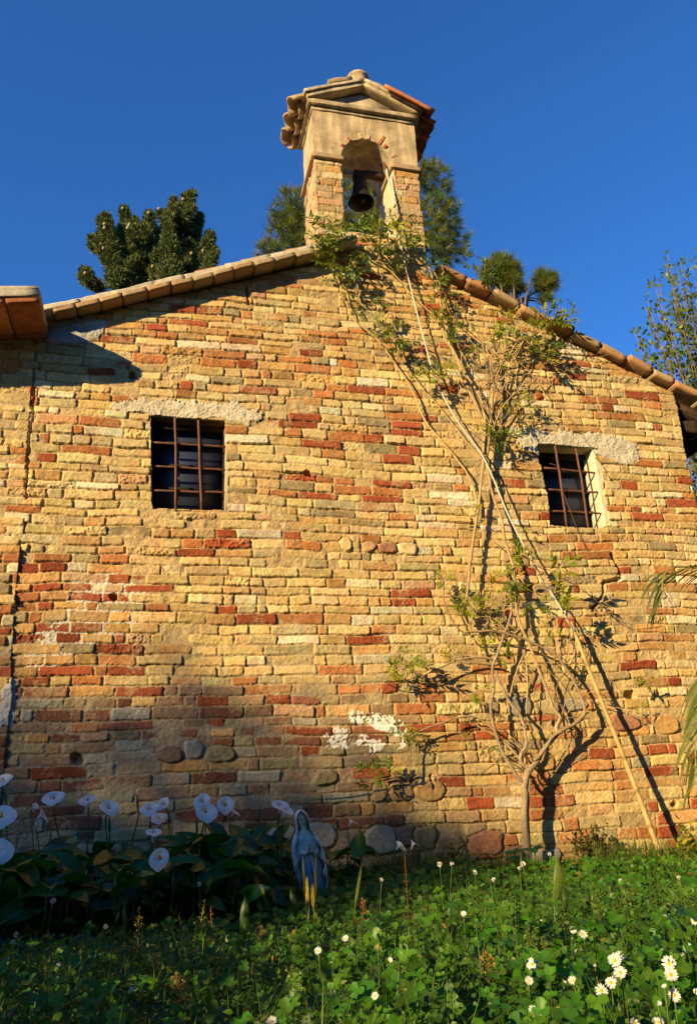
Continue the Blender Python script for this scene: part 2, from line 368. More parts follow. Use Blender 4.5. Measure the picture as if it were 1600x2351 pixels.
    if style == 'wall' and pxmap:
        nz = vn(nv, nu, 30*k, r)*13+vn(nv, nu, 8*k, r)*10+fine*6
        def patch(poly, col, lift, keep=0.0, joint=False):
            nonlocal O, C
            pol = dp(poly); ins = inpoly(PXX+nz, PYY+nz*.6, pol)
            if joint: ins &= (bw < .5)
            tgt = lift+mid*.0028+fine*.0030+grit*.0016
            O = np.where(ins, np.maximum(O*keep+tgt*(1-keep), tgt), O)
            cc = np.array(col)*(1+.16*np.clip(tone, -1, .3)[..., None]+.10*mid[..., None]+.12*fine[..., None]+.06*grit[..., None])
            C = np.where(ins[..., None], cc, C)
        # rough plaster lintels
        patch([(250,908),(330,902),(345,912),(420,918),(545,912),(560,930),(600,935),(596,955),(560,965),(520,955),(500,950),(345,945),(330,935),(255,935)], (.56, .50, .38), .003)
        patch([(1160,985),(1185,972),(1260,985),(1300,978),(1385,990),(1440,1000),(1445,1040),(1420,1052),(1380,1040),(1345,1025),(1225,1012),(1220,1030),(1180,1015)], (.53, .49, .39), .003)
        # grey mortar at the foot of the left verge and beside the joint
        patch([(112,745),(150,728),(215,722),(255,735),(240,760),(200,775),(150,780),(118,775)], (.42, .42, .40), .001)
        patch([(0,1560),(20,1535),(42,1545),(40,1600),(38,1650),(0,1655)], (.50, .49, .47), .004)
        patch([(60,1480),(110,1455),(165,1415),(250,1405),(215,1440),(215,1475),(150,1490),(95,1530),(60,1520)], (.62, .58, .50), -.006, joint=True)
        patch([(160,1310),(250,1290),(330,1340),(330,1420),(250,1440),(100,1460),(60,1440),(150,1400)], (.60, .55, .45), -.006, joint=True)
        # flaking whitewash (thin coat over the bricks)
        for pol in ([(790,1618),(812,1612),(850,1620),(880,1622),(905,1630),(925,1655),(915,1672),(880,1660),(850,1655),(835,1640),(795,1640)],
                    [(745,1700),(755,1665),(790,1655),(800,1670),(795,1690),(800,1702)], [(805,1690),(830,1668),(850,1680),(895,1690),(885,1702),(830,1700)],
                    [(905,1680),(925,1685),(930,1705),(905,1705)]):
            ins = inpoly(PXX+nz*.9, PYY+nz*.7, dp(pol)) & (mid+fine*.9 > -.45)
            C = np.where(ins[..., None], np.array([.78, .76, .70])*(1+.06*fine[..., None]), C); O = np.where(ins, O*.75+.002, O)
        # cracks and holes
        def groove(pts, wpx, depth):
            nonlocal O
            d = segdist(PXX+nz*.25, PYY+nz*.15, dp(pts)); O = O-depth*sstep(wpx, wpx*.35, d)
        groove([(1385,1258),(1408,1290),(1410,1310),(1375,1322),(1368,1358),(1345,1380)], 4.5, .05)
        groove([(560,650),(566,690)], 4, .04); groove([(82,840),(76,900),(70,1000),(62,1080),(58,1130)], 3.2, .022); groove([(980,1760),(985,1790)], 4, .03)
        for hx, hy, hr in ((1532,1826,7),(175,1722,12),(1263,1640,8),(1432,1578,9),(700,1075,6),(300,850,8),(260,1355,8)):
            d = np.hypot((PXX-hx*D2F+nz*.3)*.8, PYY-hy*D2F+nz*.2); O = O-.06*sstep(hr*1.2, hr*.7, d)
    keepv = inside(U, V, PXX, PYY)
    hol = np.zeros(U.shape, bool)
    for pol in holes: hol |= inpoly(PXX+.18*mid*8, PYY+.12*mid*8, pol)
    keepv &= ~hol
    idx = np.arange(nu*nv).reshape(nv, nu)
    K = keepv[:-1, :-1] & keepv[1:, :-1] & keepv[:-1, 1:] & keepv[1:, 1:]
    q = np.stack([idx[:-1, :-1], idx[:-1, 1:], idx[1:, 1:], idx[1:, :-1]], -1)[K]
    used = np.zeros(nu*nv, bool); used[q.ravel()] = True
    new = np.cumsum(used)-1
    q = new[q]
    Uu, Vv, Oo = U.ravel()[used], V.ravel()[used], O.ravel()[used]; Cc = C.reshape(-1, 3)[used]
    P = np.stack(xf(Uu, Vv, Oo), -1)
    # skirts round every free edge give the panel its thickness and the openings their reveals
    e = np.concatenate([q[:, [0, 1]], q[:, [1, 2]], q[:, [2, 3]], q[:, [3, 0]]])
    key = np.sort(e, 1); kk = key[:, 0].astype(np.int64)*len(Uu)+key[:, 1]
    un, inv, cnt = np.unique(kk, return_inverse=True, return_counts=True); fe = e[cnt[inv] == 1]
    bv = np.unique(fe); mp = np.full(len(Uu), -1); mp[bv] = np.arange(len(bv))+len(Uu)
    nearhole = np.zeros(len(bv), bool)
    if len(holes):
        hw, hh = hol.shape; hd = hol.copy()
        for s in range(3):
            hd[1:] |= hd[:-1].copy(); hd[:-1] |= hd[1:].copy(); hd[:, 1:] |= hd[:, :-1].copy(); hd[:, :-1] |= hd[:, 1:].copy()
        nearhole = hd.ravel()[used][bv]
    dep = np.where(nearhole, hole_skirt, skirt)
    B = np.stack(xf(Uu[bv], Vv[bv], -dep), -1)
    cb = Cc[bv]*np.array([.85, .85, .85]); cb[nearhole] = np.array([.62, .52, .34])
    fq = np.stack([fe[:, 0], mp[fe[:, 0]], mp[fe[:, 1]], fe[:, 1]], 1)
    return np.concatenate([P, B]), np.concatenate([q, fq]), np.concatenate([Cc, cb])
# ------------------------------------------------------------------ setting: ground
gx = np.concatenate([np.linspace(-400, -6, 14), np.linspace(-5, 9, 71), np.linspace(10, 400, 14)])
gy = np.concatenate([np.linspace(-400, -7, 14), np.linspace(-6, 1, 36), np.linspace(2, 400, 14)])
GX, GY = np.meshgrid(gx, gy)
def ground_z(x, y): return 0.02*np.sin(1.3*x+.7)*np.cos(1.1*y)-.018*np.clip(x, -3, 6)-.03*np.clip(-y-.2, 0, 1.2)*1.2+.02
GZ = ground_z(GX, GY); ni = np.arange(GX.size).reshape(GX.shape)
gq = np.stack([ni[:-1, :-1], ni[:-1, 1:], ni[1:, 1:], ni[1:, :-1]], -1).reshape(-1, 4)
M_GROUND = mat_rough('meadow_soil', color=(.035, .04, .015), rough=.95, bump=.6, scale=25, var=.5, vscale=3)
tag(mk('ground', np.stack([GX, GY, GZ], -1).reshape(-1, 3), gq, M_GROUND, smooth=True), kind='structure')

# ------------------------------------------------------------------ chapel
chapel = empty('chapel', (1.6, 0, 0), 'small old chapel of yellow and red bricks with a bell gable on its roof', 'chapel')
XL, XR, T0, T1, TD = -.90, 4.085, 1.09, 2.0, .45
def xf_front(U, V, O): return U, -O, V
wl_hole = [(350,953),(515,966),(524,1174),(352,1168)]; wl_hole = [(347,953),(516,967),(523,1171),(351,1166)]
wr_hole = [(1233,1018),(1372,1030),(1366,1052),(1384,1068),(1382,1110),(1392,1160),(1398,1200),(1380,1212),(1262,1206),(1262,1150),(1252,1120),(1246,1080),(1240,1062)]
outl = [(-.98, 3.58), (-.79, 3.655), (1.134, 4.42), (T0, 4.44), (T0, 4.75), (T1, 4.75), (T1, 4.42), (2.083, 4.385), (XR, 3.50), (4.075, 2.4), (4.06, -.3), (-.98, -.3)]
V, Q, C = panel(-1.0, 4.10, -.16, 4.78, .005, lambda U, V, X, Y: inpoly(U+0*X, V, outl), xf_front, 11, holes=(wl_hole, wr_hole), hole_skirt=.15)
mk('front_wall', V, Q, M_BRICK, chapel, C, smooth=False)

# body of the building behind the gable wall
b = MB()
def slab(bm, corners, th, c):
    """quad (4 points) thickened along its normal"""
    P = np.asarray(corners, float); n = np.cross(P[1]-P[0], P[3]-P[0]); n /= np.linalg.norm(n)
    A = np.concatenate([P, P+n*th]); bm.add(A, [(3, 2, 1, 0), (4, 5, 6, 7), (0, 1, 5, 4), (1, 2, 6, 5), (2, 3, 7, 6), (3, 0, 4, 7)], c=c)
cb = (.5, .37, .18)
slab(b, [(4.03, .3, -.2), (4.03, 6.5, -.2), (4.03, 6.5, 3.45), (4.03, .3, 3.45)], -.3, cb)
slab(b, [(-.95, .45, -.2), (-.95, 6.5, -.2), (-.95, 6.5, 3.5), (-.95, .45, 3.5)], .3, cb)
slab(b, [(-.6, 6.2, -.2), (3.7, 6.2, -.2), (3.7, 6.2, 3.5), (-.6, 6.2, 3.5)], -.3, cb)
b.build('side_wall', M_BRICK, chapel)

# windows
M_GLASS, t_, g_ = mat_new('dark_window_glass'); g_.inputs['Base Color'].default_value = (.028, .038, .080, 1); g_.inputs['Roughness'].default_value = .4; g_.inputs['Specular IOR Level'].default_value = .35
M_DARKW = mat_rough('dark_painted_frame', color=(.018, .014, .012), rough=.8, bump=.2, scale=90, var=.4, vscale=30)
M_JAMBW = mat_rough('pale_painted_frame', color=(.55, .50, .38), rough=.8, bump=.25, scale=90, var=.3, vscale=30)
def box(bm, a, b_, c=(.5, .5, .5)):
    a = np.minimum(a, b_)*1.0; b2 = np.maximum(np.asarray(a), np.asarray(b_)); a = np.asarray(a)
    X = [(a[0], b2[0])[i & 1] for i in range(8)]; Y = [(a[1], b2[1])[(i >> 1) & 1] for i in range(8)]; Z = [(a[2], b2[2])[i >> 2] for i in range(8)]
    bm.add(np.stack([X, Y, Z], -1), [(0, 2, 3, 1), (4, 5, 7, 6), (0, 1, 5, 4), (1, 3, 7, 5), (3, 2, 6, 7), (2, 0, 4, 6)], c=c)
def window(poly, vbars, hbars, label, pale_jamb, depth, yb):
    P = np.array([W(x, y) for x, y in poly]); x0, x1, z0, z1 = P[:, 0].min(), P[:, 0].max(), P[:, 2].min(), P[:, 2].max()
    fr = MB()
    box(fr, (x0-.03, depth-.03, z0-.02), (x0+.025, depth+.03, z1+.03)); box(fr, (x1-.03, depth-.03, z0-.02), (x1+.05, depth+.03, z1+.03))
    box(fr, (x0+.025, depth-.028, z0-.02), (x1-.03, depth+.028, z0+.03)); box(fr, (x0+.025, depth-.028, z1-.055), (x1-.03, depth+.028, z1+.03))
    for k in range(1, 4):
        zz = z0+(z1-z0)*k/4+.01; box(fr, (x0+.025, depth-.018, zz-.010), (x1-.03, depth+.018, zz+.010))
    f = fr.build('window', M_DARKW, chapel)
    f['label'] = label
    g = MB(); box(g, (x0-.02, depth+.031, z0-.02), (x1+.04, depth+.04, z1+.03)); g.build('pane', M_GLASS, f)
    # box round the opening so no light leaks in behind the relief
    bx = MB(); D2 = depth+.10
    box(bx, (x0-.14, D2, z0-.14), (x1+.14, D2+.02, z1+.14)); bx.build('backing', M_DARKW, f)
    if pale_jamb:  # wide jamb of pale plaster
        j = MB(); j.rock(((x1-.03), .095, (z0+z1)/2), (.035, .085, (z1-z0)/2+.02), c=(.62, .57, .42), rnd=.3, jit=.004, n=9); j.build('jamb', M_STONE, f)
        t = MB(); t.rock(((x0+x1)/2-.01, .10, z1+.02), ((x1-x0)/2, .06, .03), c=(.5, .42, .27), jit=.004, n=7); t.build('lintel', M_STONE, f)
    else:
        t = MB(); t.rock(((x0+x1)/2, .085, z1+.012), ((x1-x0)/2+.01, .06, .03), c=(.10, .065, .04), jit=.004, n=7); t.build('lintel', M_WOOD, f)
        t = MB(); t.rock((x1-.004, .07, (z0+z1)/2), (.013, .06, (z1-z0)/2), c=(.5, .40, .25), jit=.003, n=7); t.build('jamb', M_STONE, f)
    for pts in vbars:
        t = MB(); P = np.array([W(x, y, yb) for x, y in pts]); n = 9
        PP = np.stack([np.interp(np.linspace(0, 1, n), np.linspace(0, 1, len(P)), P[:, k]) for k in range(3)], 1)+rng.normal(0, .0012, (n, 3))
        t.tube(PP, .0088, 8); t.build('vertical_bar', M_RUST, f, smooth=True)
    for pts in hbars:
        t = MB(); P = np.array([W(x, y, yb+.016) for x, y in pts]); n = 9
        PP = np.stack([np.interp(np.linspace(0, 1, n), np.linspace(0, 1, len(P)), P[:, k]) for k in range(3)], 1)+rng.normal(0, .0012, (n, 3))
        t.tube(PP, .0080, 8)
        t.build('horizontal_bar', M_RUST, f, smooth=True)
    return f
window(wl_hole, [[(402,955),(405,1060),(404,1176)], [(456,960),(459,1060),(463,1172)]], [[(350,1016),(520,1026)], [(350,1070),(522,1079)], [(350,1126),(526,1131)]],
       'square barred window with dark panes under the left plaster lintel', False, .105, .012)
window(wr_hole, [[(1273,1022),(1284,1090),(1300,1208)], [(1320,1026),(1334,1100),(1350,1214)]], [[(1248,1074),(1402,1090)], [(1254,1124),(1398,1132)], [(1258,1172),(1398,1180)]],
       'deeper barred window with a pale right jamb behind the vine', True, .16, .015)
t = MB(); P = [W(x, y, -.02) for x, y in ((1262,1064),(1275,1068),(1285,1080),(1287,1100),(1292,1130),(1305,1165),(1318,1200),(1330,1230),(1345,1260))]
t.tube(P, .0025, 5); t.build('loose_wire', M_RUST, chapel)

# sloping verges -------------------------------------------------------------
def frame_along(A, B):
    A, B = np.asarray(A), np.asarray(B); t = (B-A); L = np.linalg.norm(t); t = t/L; y = np.array([0, 1., 0]); n = np.cross(t, y)
    if n[2] < 0: n = -n
    return A, t, y, n, L
def coppo(bm, A, t, n, L, r0, r1, c, th=.016, seg=9, jit=.004, arc=180, up=True):
    """half-round clay tile: axis from A along t, crown towards n"""
    t = np.asarray(t)/np.linalg.norm(t); n = np.asarray(n)/np.linalg.norm(n); s = np.cross(t, n)
    m = 8; a = np.radians(np.linspace(90-arc/2, 90+arc/2, seg)); V = []
    ph = rng.uniform(0, 6, 4)
    for lay in (0, 1):
        for i in range(m):
            f = i/(m-1); r = r0+(r1-r0)*f-th*lay
            for j in range(seg):
                w = 1+.03*math.sin(3*f+ph[0])+.025*math.sin(5*f+2*a[j]+ph[1])
                e = (jit*math.sin(4*a[j]+ph[2]) if i in (0, m-1) else 0)
                V.append(np.asarray(A)+t*(L*f+e)+s*(math.cos(a[j])*r*w)+n*((math.sin(a[j])*r*w) if up else -math.sin(a[j])*r*w))
    V = np.array(V); N = m*seg; Q = []
    for i in range(m-1):
        for j in range(seg-1):
            k = i*seg+j; Q.append((k, k+1, k+seg+1, k+seg)); Q.append((N+k, N+k+seg, N+k+seg+1, N+k+1))
    for j in range(seg-1):
        Q.append((j, N+j, N+j+1, j+1)); k = (m-1)*seg+j; Q.append((k, k+1, N+k+1, N+k))
    for i in range(m-1):
        k = i*seg; Q.append((k, k+seg, N+k+seg, N+k)); k = i*seg+seg-1; Q.append((k, N+k, N+k+seg, k+seg))
    c = np.asarray(c)*(1+rng.normal(0, .06)); bm.add(V, Q, c=c)
tc = lambda: np.array([(.36, .24, .14), (.31, .22, .14), (.38, .21, .12), (.36, .28, .18), (.28, .22, .15)][rng.integers(5)])*rng.uniform(.85, 1.12)

A, t, y, n, L = frame_along(W(128, 742), W(752, 594))
L += .02; e = .0; i = 0; verge = MB()
while e < L:
    l = rng.uniform(.155, .185)
    ctr = A+t*(e+l/2)+n*(.022+rng.normal(0, .002)); ov = .125+rng.normal(0, .006)
    verge.rock(ctr+y*(-ov/2+.06), (l/2-.004, ov/2+.06, .018), np.stack([t, y, n], 1)@rot('Y', rng.normal(0, .03))@rot('Z', rng.normal(0, .03)), c=np.array([(.34, .22, .11), (.40, .27, .14), (.42, .20, .09), (.36, .27, .16)][rng.integers(4)])*rng.uniform(.85, 1.1), rnd=.14, jit=.0018, n=6)
    e += l; i += 1
verge.build('verge_bricks', M_BRICK, chapel)
mort = MB(); e = -.05
while e < L:
    l = rng.uniform(.20, .4)
    mort.rock(A+t*(e+l/2)+n*(.058+rng.normal(0, .003))+y*(-.018+rng.normal(0, .006)), (l/2+.012, .095, .020), np.stack([t, y, n], 1), c=np.array((.52, .47, .36))*rng.uniform(.85, 1.05), rnd=.25, jit=.005, n=8); e += l
mort.build('verge_mortar', M_STONE, chapel)
tl = MB(); e = .02
while e < L:
    coppo(tl, A+t*(e-.06)+n*(.070+rng.normal(0, .005))+y*(.0+rng.normal(0, .010)), t, n+rng.normal(0, .04, 3), .46, .072, .058, tc()); e += .37
tl.build('verge_tiles', M_TILE, chapel)

A, t, y, n, L = frame_along(W(1003, 628), W(1562, 905)); L += .25; verge = MB(); e = 0
while e < L:
    l = rng.uniform(.20, .27); ov = .085+rng.normal(0, .012)
    verge.rock(A+t*(e+l/2)+n*(.03+rng.normal(0, .006))+y*(-ov/2+.06), (l/2-.006, ov/2+.06, .023), np.stack([t, y, n], 1)@rot('Y', rng.normal(0, .05))@rot('Z', rng.normal(0, .04)), c=np.array([(.34, .18, .10), (.40, .24, .13), (.30, .15, .09), (.46, .34, .18)][rng.integers(4)] if e < 1.2 else [(.48, .35, .18), (.44, .32, .17), (.5, .38, .2), (.42, .24, .12)][rng.integers(4)])*rng.uniform(.85, 1.1), rnd=.15, jit=.0028, n=7)
    e += l
verge.build('verge_bricks', M_BRICK, chapel)
mort = MB(); e = -.02
while e < L:
    l = rng.uniform(.2, .35); mort.rock(A+t*(e+l/2)+n*(.058+rng.normal(0, .004))+y*(.055+rng.normal(0, .008)), (l/2+.01, .085, .018), np.stack([t, y, n], 1), c=np.array((.44, .33, .19))*rng.uniform(.85, 1.05), rnd=.5, jit=.006, n=7); e += l
mort.build('verge_mortar', M_STONE, chapel)
tl = MB(); e = .0
while e < L+.05:
    coppo(tl, A+t*e+n*(.058+rng.normal(0, .006))+y*(.055+rng.normal(0, .014)), t, n+rng.normal(0, .05, 3), .44, .058, .070, tc()*np.array([1.08, 1, .9])); e += .36
coppo(tl, A+t*(L-.02)+n*.11-y*.015, t+n*.08, n, .42, .085, .095, (.40, .27, .15))
tl.build('verge_tiles', M_TILE, chapel)

# roof: two slopes of tiles with a timber underside on the right eave
rf = MB(); ridge = np.array([1.545, 0, 4.62])
slab(rf, [(-1.02, .10, 3.60), (1.545, .10, 4.56), (1.545, 6.7, 4.56), (-1.02, 6.7, 3.60)], .05, (.32, .20, .12))
slab(rf, [(1.545, .10, 4.56), (4.62, .10, 3.28), (4.62, 6.7, 3.28), (1.545, 6.7, 4.56)], .05, (.32, .20, .12))
for k in range(17):
    yy = .3+k*.37
    for (x0, z0, x1, z1) in ((1.50, 4.64, -1.05, 3.67), (1.6, 4.64, 4.66, 3.35)):
        d = np.array([x1-x0, 0, z1-z0]); Ld = np.linalg.norm(d); d /= Ld; nn = np.cross(d, [0, 1, 0]); nn = nn if nn[2] > 0 else -nn
        coppo(rf, np.array([x0, yy, z0])-nn*.03, d, nn, Ld, .085, .09, (.36, .22, .13), jit=0)
roof = rf.build('roof', M_TILE, chapel)
ra = MB()
for k in range(6):
    yy = .12+k*1.1; a = np.array([3.5, yy, 3.64]); d = np.array([1.0, 0, -.417]); 
    ra.tube([a+d*s for s in (0, .5, 1.06)], .05, 4, (.05, .03, .02))
slab(ra, [(4.0, .07, 3.47), (4.60, .07, 3.215), (4.60, 6.6, 3.215), (4.0, 6.6, 3.47)], .04, (.07, .04, .025))
ra.rock((4.18, .12, 3.22), (.13, .07, .055), c=(.05, .03, .02), jit=.006); ra.rock((4.30, .16, 3.36), (.26, .08, .06), rot('Y', .4), c=(.045, .028, .02), jit=.006)
ra.build('eave_timber', M_WOOD, chapel)

# ------------------------------------------------------------------ bell gable
bgab = MB(); bgab.rock(((T0+T1)/2, TD/2+.01, 4.62), ((T1-T0)/2-.004, TD/2-.02, .12), c=(.48, .34, .17), jit=.004, n=9)
gable = bgab.build('bell_gable', M_BRICK, chapel)
O0, O1 = 1.325, 1.775; ZS, ZI = 4.74, 5.45
def pillar(x0, x1, sd):
    Vs, Qs, Cs = [], [], []; nn = 0
    h = ZI-ZS
    faces = [(x1-x0, lambda U, V, O: (x0+U, -O, ZS+V)), (TD, lambda U, V, O: (x0-O, TD-U, ZS+V)), (TD, lambda U, V, O: (x1+O, U, ZS+V)), (x1-x0, lambda U, V, O: (x1-U, TD+O, ZS+V))]
    for i, (w, xf) in enumerate(faces):
        V, Q, C = panel(0, w, 0, h, .005, lambda U, V, X, Y: np.ones(U.shape, bool), xf, sd+i, style='tower', skirt=.02, pxmap=False, ch=.068)
        Vs.append(V); Qs.append(Q+nn); Cs.append(C); nn += len(V)
    return mk('pillar', np.concatenate(Vs), np.concatenate(Qs), M_BRICK, gable, np.concatenate(Cs))
pillar(T0, O0, 40); pillar(O1, T1, 60)
sill = MB(); sill.rock(((O0+O1)/2, TD/2+.01, 4.735), ((O1-O0)/2+.02, TD/2-.012, .03), c=(.45, .32, .17), jit=.004, n=8); sill.build('sill', M_BRICK, gable)
im = MB(); ci = (.38, .27, .15)
for (x0, x1) in ((T0, O0), (O1, T1)):
    im = MB()
    im.rock(((x0+x1)/2, TD/2, ZI+.022), ((x1-x0)/2+.030, TD/2+.030, .020), c=ci, jit=.002, rnd=.4, n=9)
    im.rock(((x0+x1)/2, TD/2, ZI+.052), ((x1-x0)/2+.015, TD/2+.015, .014), c=ci, jit=.002, rnd=.5, n=9)
    im.build('impost', M_STONE, gable)
jb = MB(); jb.rock((O1-.003, TD/2, (ZS+ZI)/2), (.008, TD/2-.006, (ZI-ZS)/2-.005), c=(.60, .50, .32), rnd=.6, jit=.002, n=10); jb.build('jamb_plaster', M_STONE, gable)
# plastered block with the arch
cx, ra_ = (O0+O1)/2, (O1-O0)/2; ZA, ZT = ZI+.066, 5.985
th = np.linspace(np.pi, 0, 25)
arc = [(cx+ra_*math.cos(a), ZA+ra_*math.sin(a)*1.0) for a in th]
ab = MB()
def ext(bm, tri_pts, y0, y1, c):   # strip between arch points and top edge, both faces and soffit
    pass
top = [(T0+(T1-T0)*i/24, ZT) for i in range(25)]
top[0] = (T0, ZT); colp = (.58, .45, .26)
NN = 8
def strip(lo, hi, yy, flip):
    V = []; Q = []
    for k in range(NN):
        f = k/(NN-1)
        for (a, b_) in zip(lo, hi):
            x, z = a[0]*(1-f)+b_[0]*f, a[1]*(1-f)+b_[1]*f
            V.append((x, yy+.004*math.sin(23*x+31*z)*math.cos(17*z-9*x), z))
    n_ = len(lo)
    for k in range(NN-1):
        for i in range(n_-1):
            q = (k*n_+i, k*n_+i+1, (k+1)*n_+i+1, (k+1)*n_+i); Q.append(q if not flip else q[::-1])
    return V, Q
lo = [(T0, ZA)]+arc+[(T1, ZA)]; hi = [(T0, ZA+.001)]+top+[(T1, ZA+.001)]
hi = [(T0, ZT)]+[(T0+(T1-T0)*(i+1)/26, ZT) for i in range(25)]+[(T1, ZT)]
for yy, fl in ((0, False), (TD, True)):
    V, Q = strip(lo, hi, yy, fl); ab.add(V, Q, c=colp)
V = [(x, yy, z) for yy in np.linspace(.002, TD-.002, 6) for x, z in arc]; n_ = len(arc)
ab.add(V, [(k*n_+i, (k+1)*n_+i, (k+1)*n_+i+1, k*n_+i+1) for k in range(5) for i in range(n_-1)], c=(.54, .44, .28))
for xx, fl in ((T0, 1), (T1, -1)):
    V = [(xx-fl*.003*math.sin(19*yy+27*zz), yy, zz) for zz in np.linspace(ZA, ZT, 10) for yy in np.linspace(0, TD, 8)]
    ab.add(V, [(k*8+i, k*8+i+1, (k+1)*8+i+1, (k+1)*8+i) for k in range(9) for i in range(7)], c=colp)
ab.add([(T0, 0, ZT), (T1, 0, ZT), (T1, TD, ZT), (T0, TD, ZT)], [(0, 1, 2, 3)], c=colp)
for (xa, xb) in ((T0, O0), (O1, T1)): ab.add([(xa, 0, ZA), (xb, 0, ZA), (xb, TD, ZA), (xa, TD, ZA)], [(0, 3, 2, 1)], c=colp)
ab.build('arch_block', M_PLASTER, gable)
for a, l, cc in ((150, .03, 'red'), (128, .05, 'orange'), (60, .11, 'orange'), (46, .04, 'red'), (20, .05, 'pink'), (100, .06, 'yellow'), (85, .05, 'yellow')):
    aa = rad(a); d = np.array([math.cos(aa), 0, math.sin(aa)]); s = np.cross(d, [0, 1, 0])
    vo = MB(); vo.rock(np.array([cx, .028, ZA])+d*(ra_+l/2+.001), (l/2, .034, .017), np.stack([d, [0, 1, 0], s], 1), c=PAL[cc], jit=.002, n=6); vo.build('arch_brick', M_BRICK, gable)
# cornice, pediment, raking mouldings
pc = (.52, .42, .26); cn = MB()
cn.rock(((T0+T1)/2, TD/2, ZT+.018), ((T1-T0)/2+.012, TD/2+.012, .018), c=pc, rnd=.3, jit=.002, n=9)
cn.rock(((T0+T1)/2, TD/2, ZT+.056), ((T1-T0)/2+.045, TD/2+.045, .022), c=(.46, .36, .22), rnd=.35, jit=.003, n=11)
cn.rock(((T0+T1)/2, TD/2, ZT+.086), ((T1-T0)/2+.030, TD/2+.030, .012), c=pc, rnd=.4, jit=.002, n=9)
cn.build('cornice', M_PLASTER, gable)
ZP = ZT+.10; pk = ZP+.20; pd = MB()
P = [(T0-.01, .03, ZP-.01), (T1+.01, .03, ZP-.01), (cx, .03, pk), (T0-.01, TD+.02, ZP-.01), (T1+.01, TD+.02, ZP-.01), (cx, TD+.02, pk)]
pd.add(P, [(0, 3, 5, 2), (1, 2, 5, 4), (0, 1, 4, 3)], [(0, 2, 1), (3, 4, 5)], c=(.54, .45, .29))
for sx, xe in ((-1, T0-.05), (1, T1+.05)):
    a = np.array([xe, 0, ZP+.012]); b_ = np.array([cx, 0, pk+.045]); d = b_-a; Ld = np.linalg.norm(d); d /= Ld; nn = np.cross(d, [0, 1, 0]); nn = nn if nn[2] > 0 else -nn
    Rm = np.stack([d, [0, 1, 0], nn], 1)
    pd.rock((a+b_)/2+np.array([0, .045, 0]), (Ld/2, .09, .022), Rm, c=pc, jit=.003, n=10, rnd=.3)
    pd.rock((a+b_)/2+nn*.036+np.array([0, .03, 0]), (Ld/2+.01, .09, .016), Rm, c=(.55, .47, .33), jit=.004, n=10, rnd=.4)
pd.build('pediment', M_PLASTER, gable)
rt = MB()
for sx in (-1, 1):
    e = np.array([cx+sx*.60, 0, ZP-.015]); tp = np.array([cx, 0, pk+.09]); d = e-tp; Ld = np.linalg.norm(d); d /= Ld; nn = np.cross(d, [0, 1, 0]); nn = nn if nn[2] > 0 else -nn
    for k in range(3):
        yy = .075+k*.175+(0 if sx < 0 else .01)
        coppo(rt, tp+d*.06+np.array([0, yy, 0])+nn*.015, d, nn, .34, .075, .082, tc() if sx < 0 else np.array((.45, .17, .07)))
        if sx > 0 and k == 0: coppo(rt, tp+d*.20+np.array([0, -.03, 0])-nn*.035, d, nn, Ld-.20, .085, .10, (.46, .17, .07), jit=.008)
        coppo(rt, tp+d*(.33)+np.array([0, yy, 0])-nn*.006, d, nn, Ld-.33+(.03 if sx < 0 else .05), .080, .092, np.array((.37, .26, .14))*rng.uniform(.9, 1.1) if sx < 0 else np.array((.46, .155, .06)), jit=.008)
    for k in range(4):
        yy = -.01+k*.175
        if k in (0,): continue
        coppo(rt, tp+d*.10+np.array([0, yy-.02, 0])+nn*.02, d, nn, Ld-.13, .075, .08, (.33, .22, .13), up=False)
rt.build('roof_tile', M_TILE, gable)
fn = MB(); q = np.array([cx-.01, .10, pk+.10])
fn.lathe([(0, -.08), (.108, -.08), (.103, .04), (.088, .09), (.096, .13), (.104, .136), (.098, .160), (.05, .172), (0, .175)], q, 18, (.50, .38, .24))
fn.rock(q+np.array([.15, -.02, -.01]), (.12, .08, .035), rot('Y', .40), c=(.5, .40, .26), jit=.006); fn.rock(q+np.array([-.19, -.03, -.015]), (.12, .085, .022), rot('Y', -.40), c=(.38, .29, .17), jit=.006); fn.rock(q+np.array([-.02, .25, .02]), (.09, .22, .06), c=(.40, .28, .17), jit=.008)
fn.build('finial', M_PLASTER, gable)

# bell and its beam
by = TD*.5; bt = W(826, 412, by); hb = .27
bell = empty('bell', (bt[0], by, bt[2]-hb), 'dark bronze bell hanging under the arch of the bell gable', 'bell')
pr = [(.0, .0), (.035, 0), (.055, -.012), (.066, -.04), (.072, -.09), (.080, -.15), (.094, -.20), (.116, -.245), (.128, -.27), (.124, -.274), (.110, -.25), (.086, -.20), (.070, -.12), (.058, -.04), (0, -.03)]
t = MB(); t.lathe([(r*.90, z*.94) for r, z in pr], bt, 28); t.build('bell_body', M_BRONZE, bell, smooth=True)
t = MB(); t.tube([bt+np.array([0, 0, -.04]), bt+np.array([.01, 0, -.20])], .008, 6); t.lathe([(0, .03), (.02, .02), (.027, 0), (.02, -.02), (0, -.03)], bt+np.array([.011, 0, -.22]), 10); t.build('clapper', M_BRONZE, bell, smooth=True)
t = MB(); t.rock(bt+np.array([0, 0, .035]), (.06, .035, .04), jit=.002); t.build('crown', M_BRONZE, bell)
t = MB(); t.tube([(O0-.03, by, bt[2]+.06), (O1+.03, by, bt[2]+.06)], .024, 8); t.rock(((O0+O1)/2+.12, by-.005, bt[2]+.06), (.10, .028, .03), c=(.05, .035, .025), jit=.003)
t.build('headstock', M_WOOD, bell)
lv = W(886, 388, .03)
t = MB(); t.tube([(O1-.06, by, bt[2]+.06), (O1-.05, .12, bt[2]+.13), lv], .010, 6); t.build('lever', M_RUST, bell)

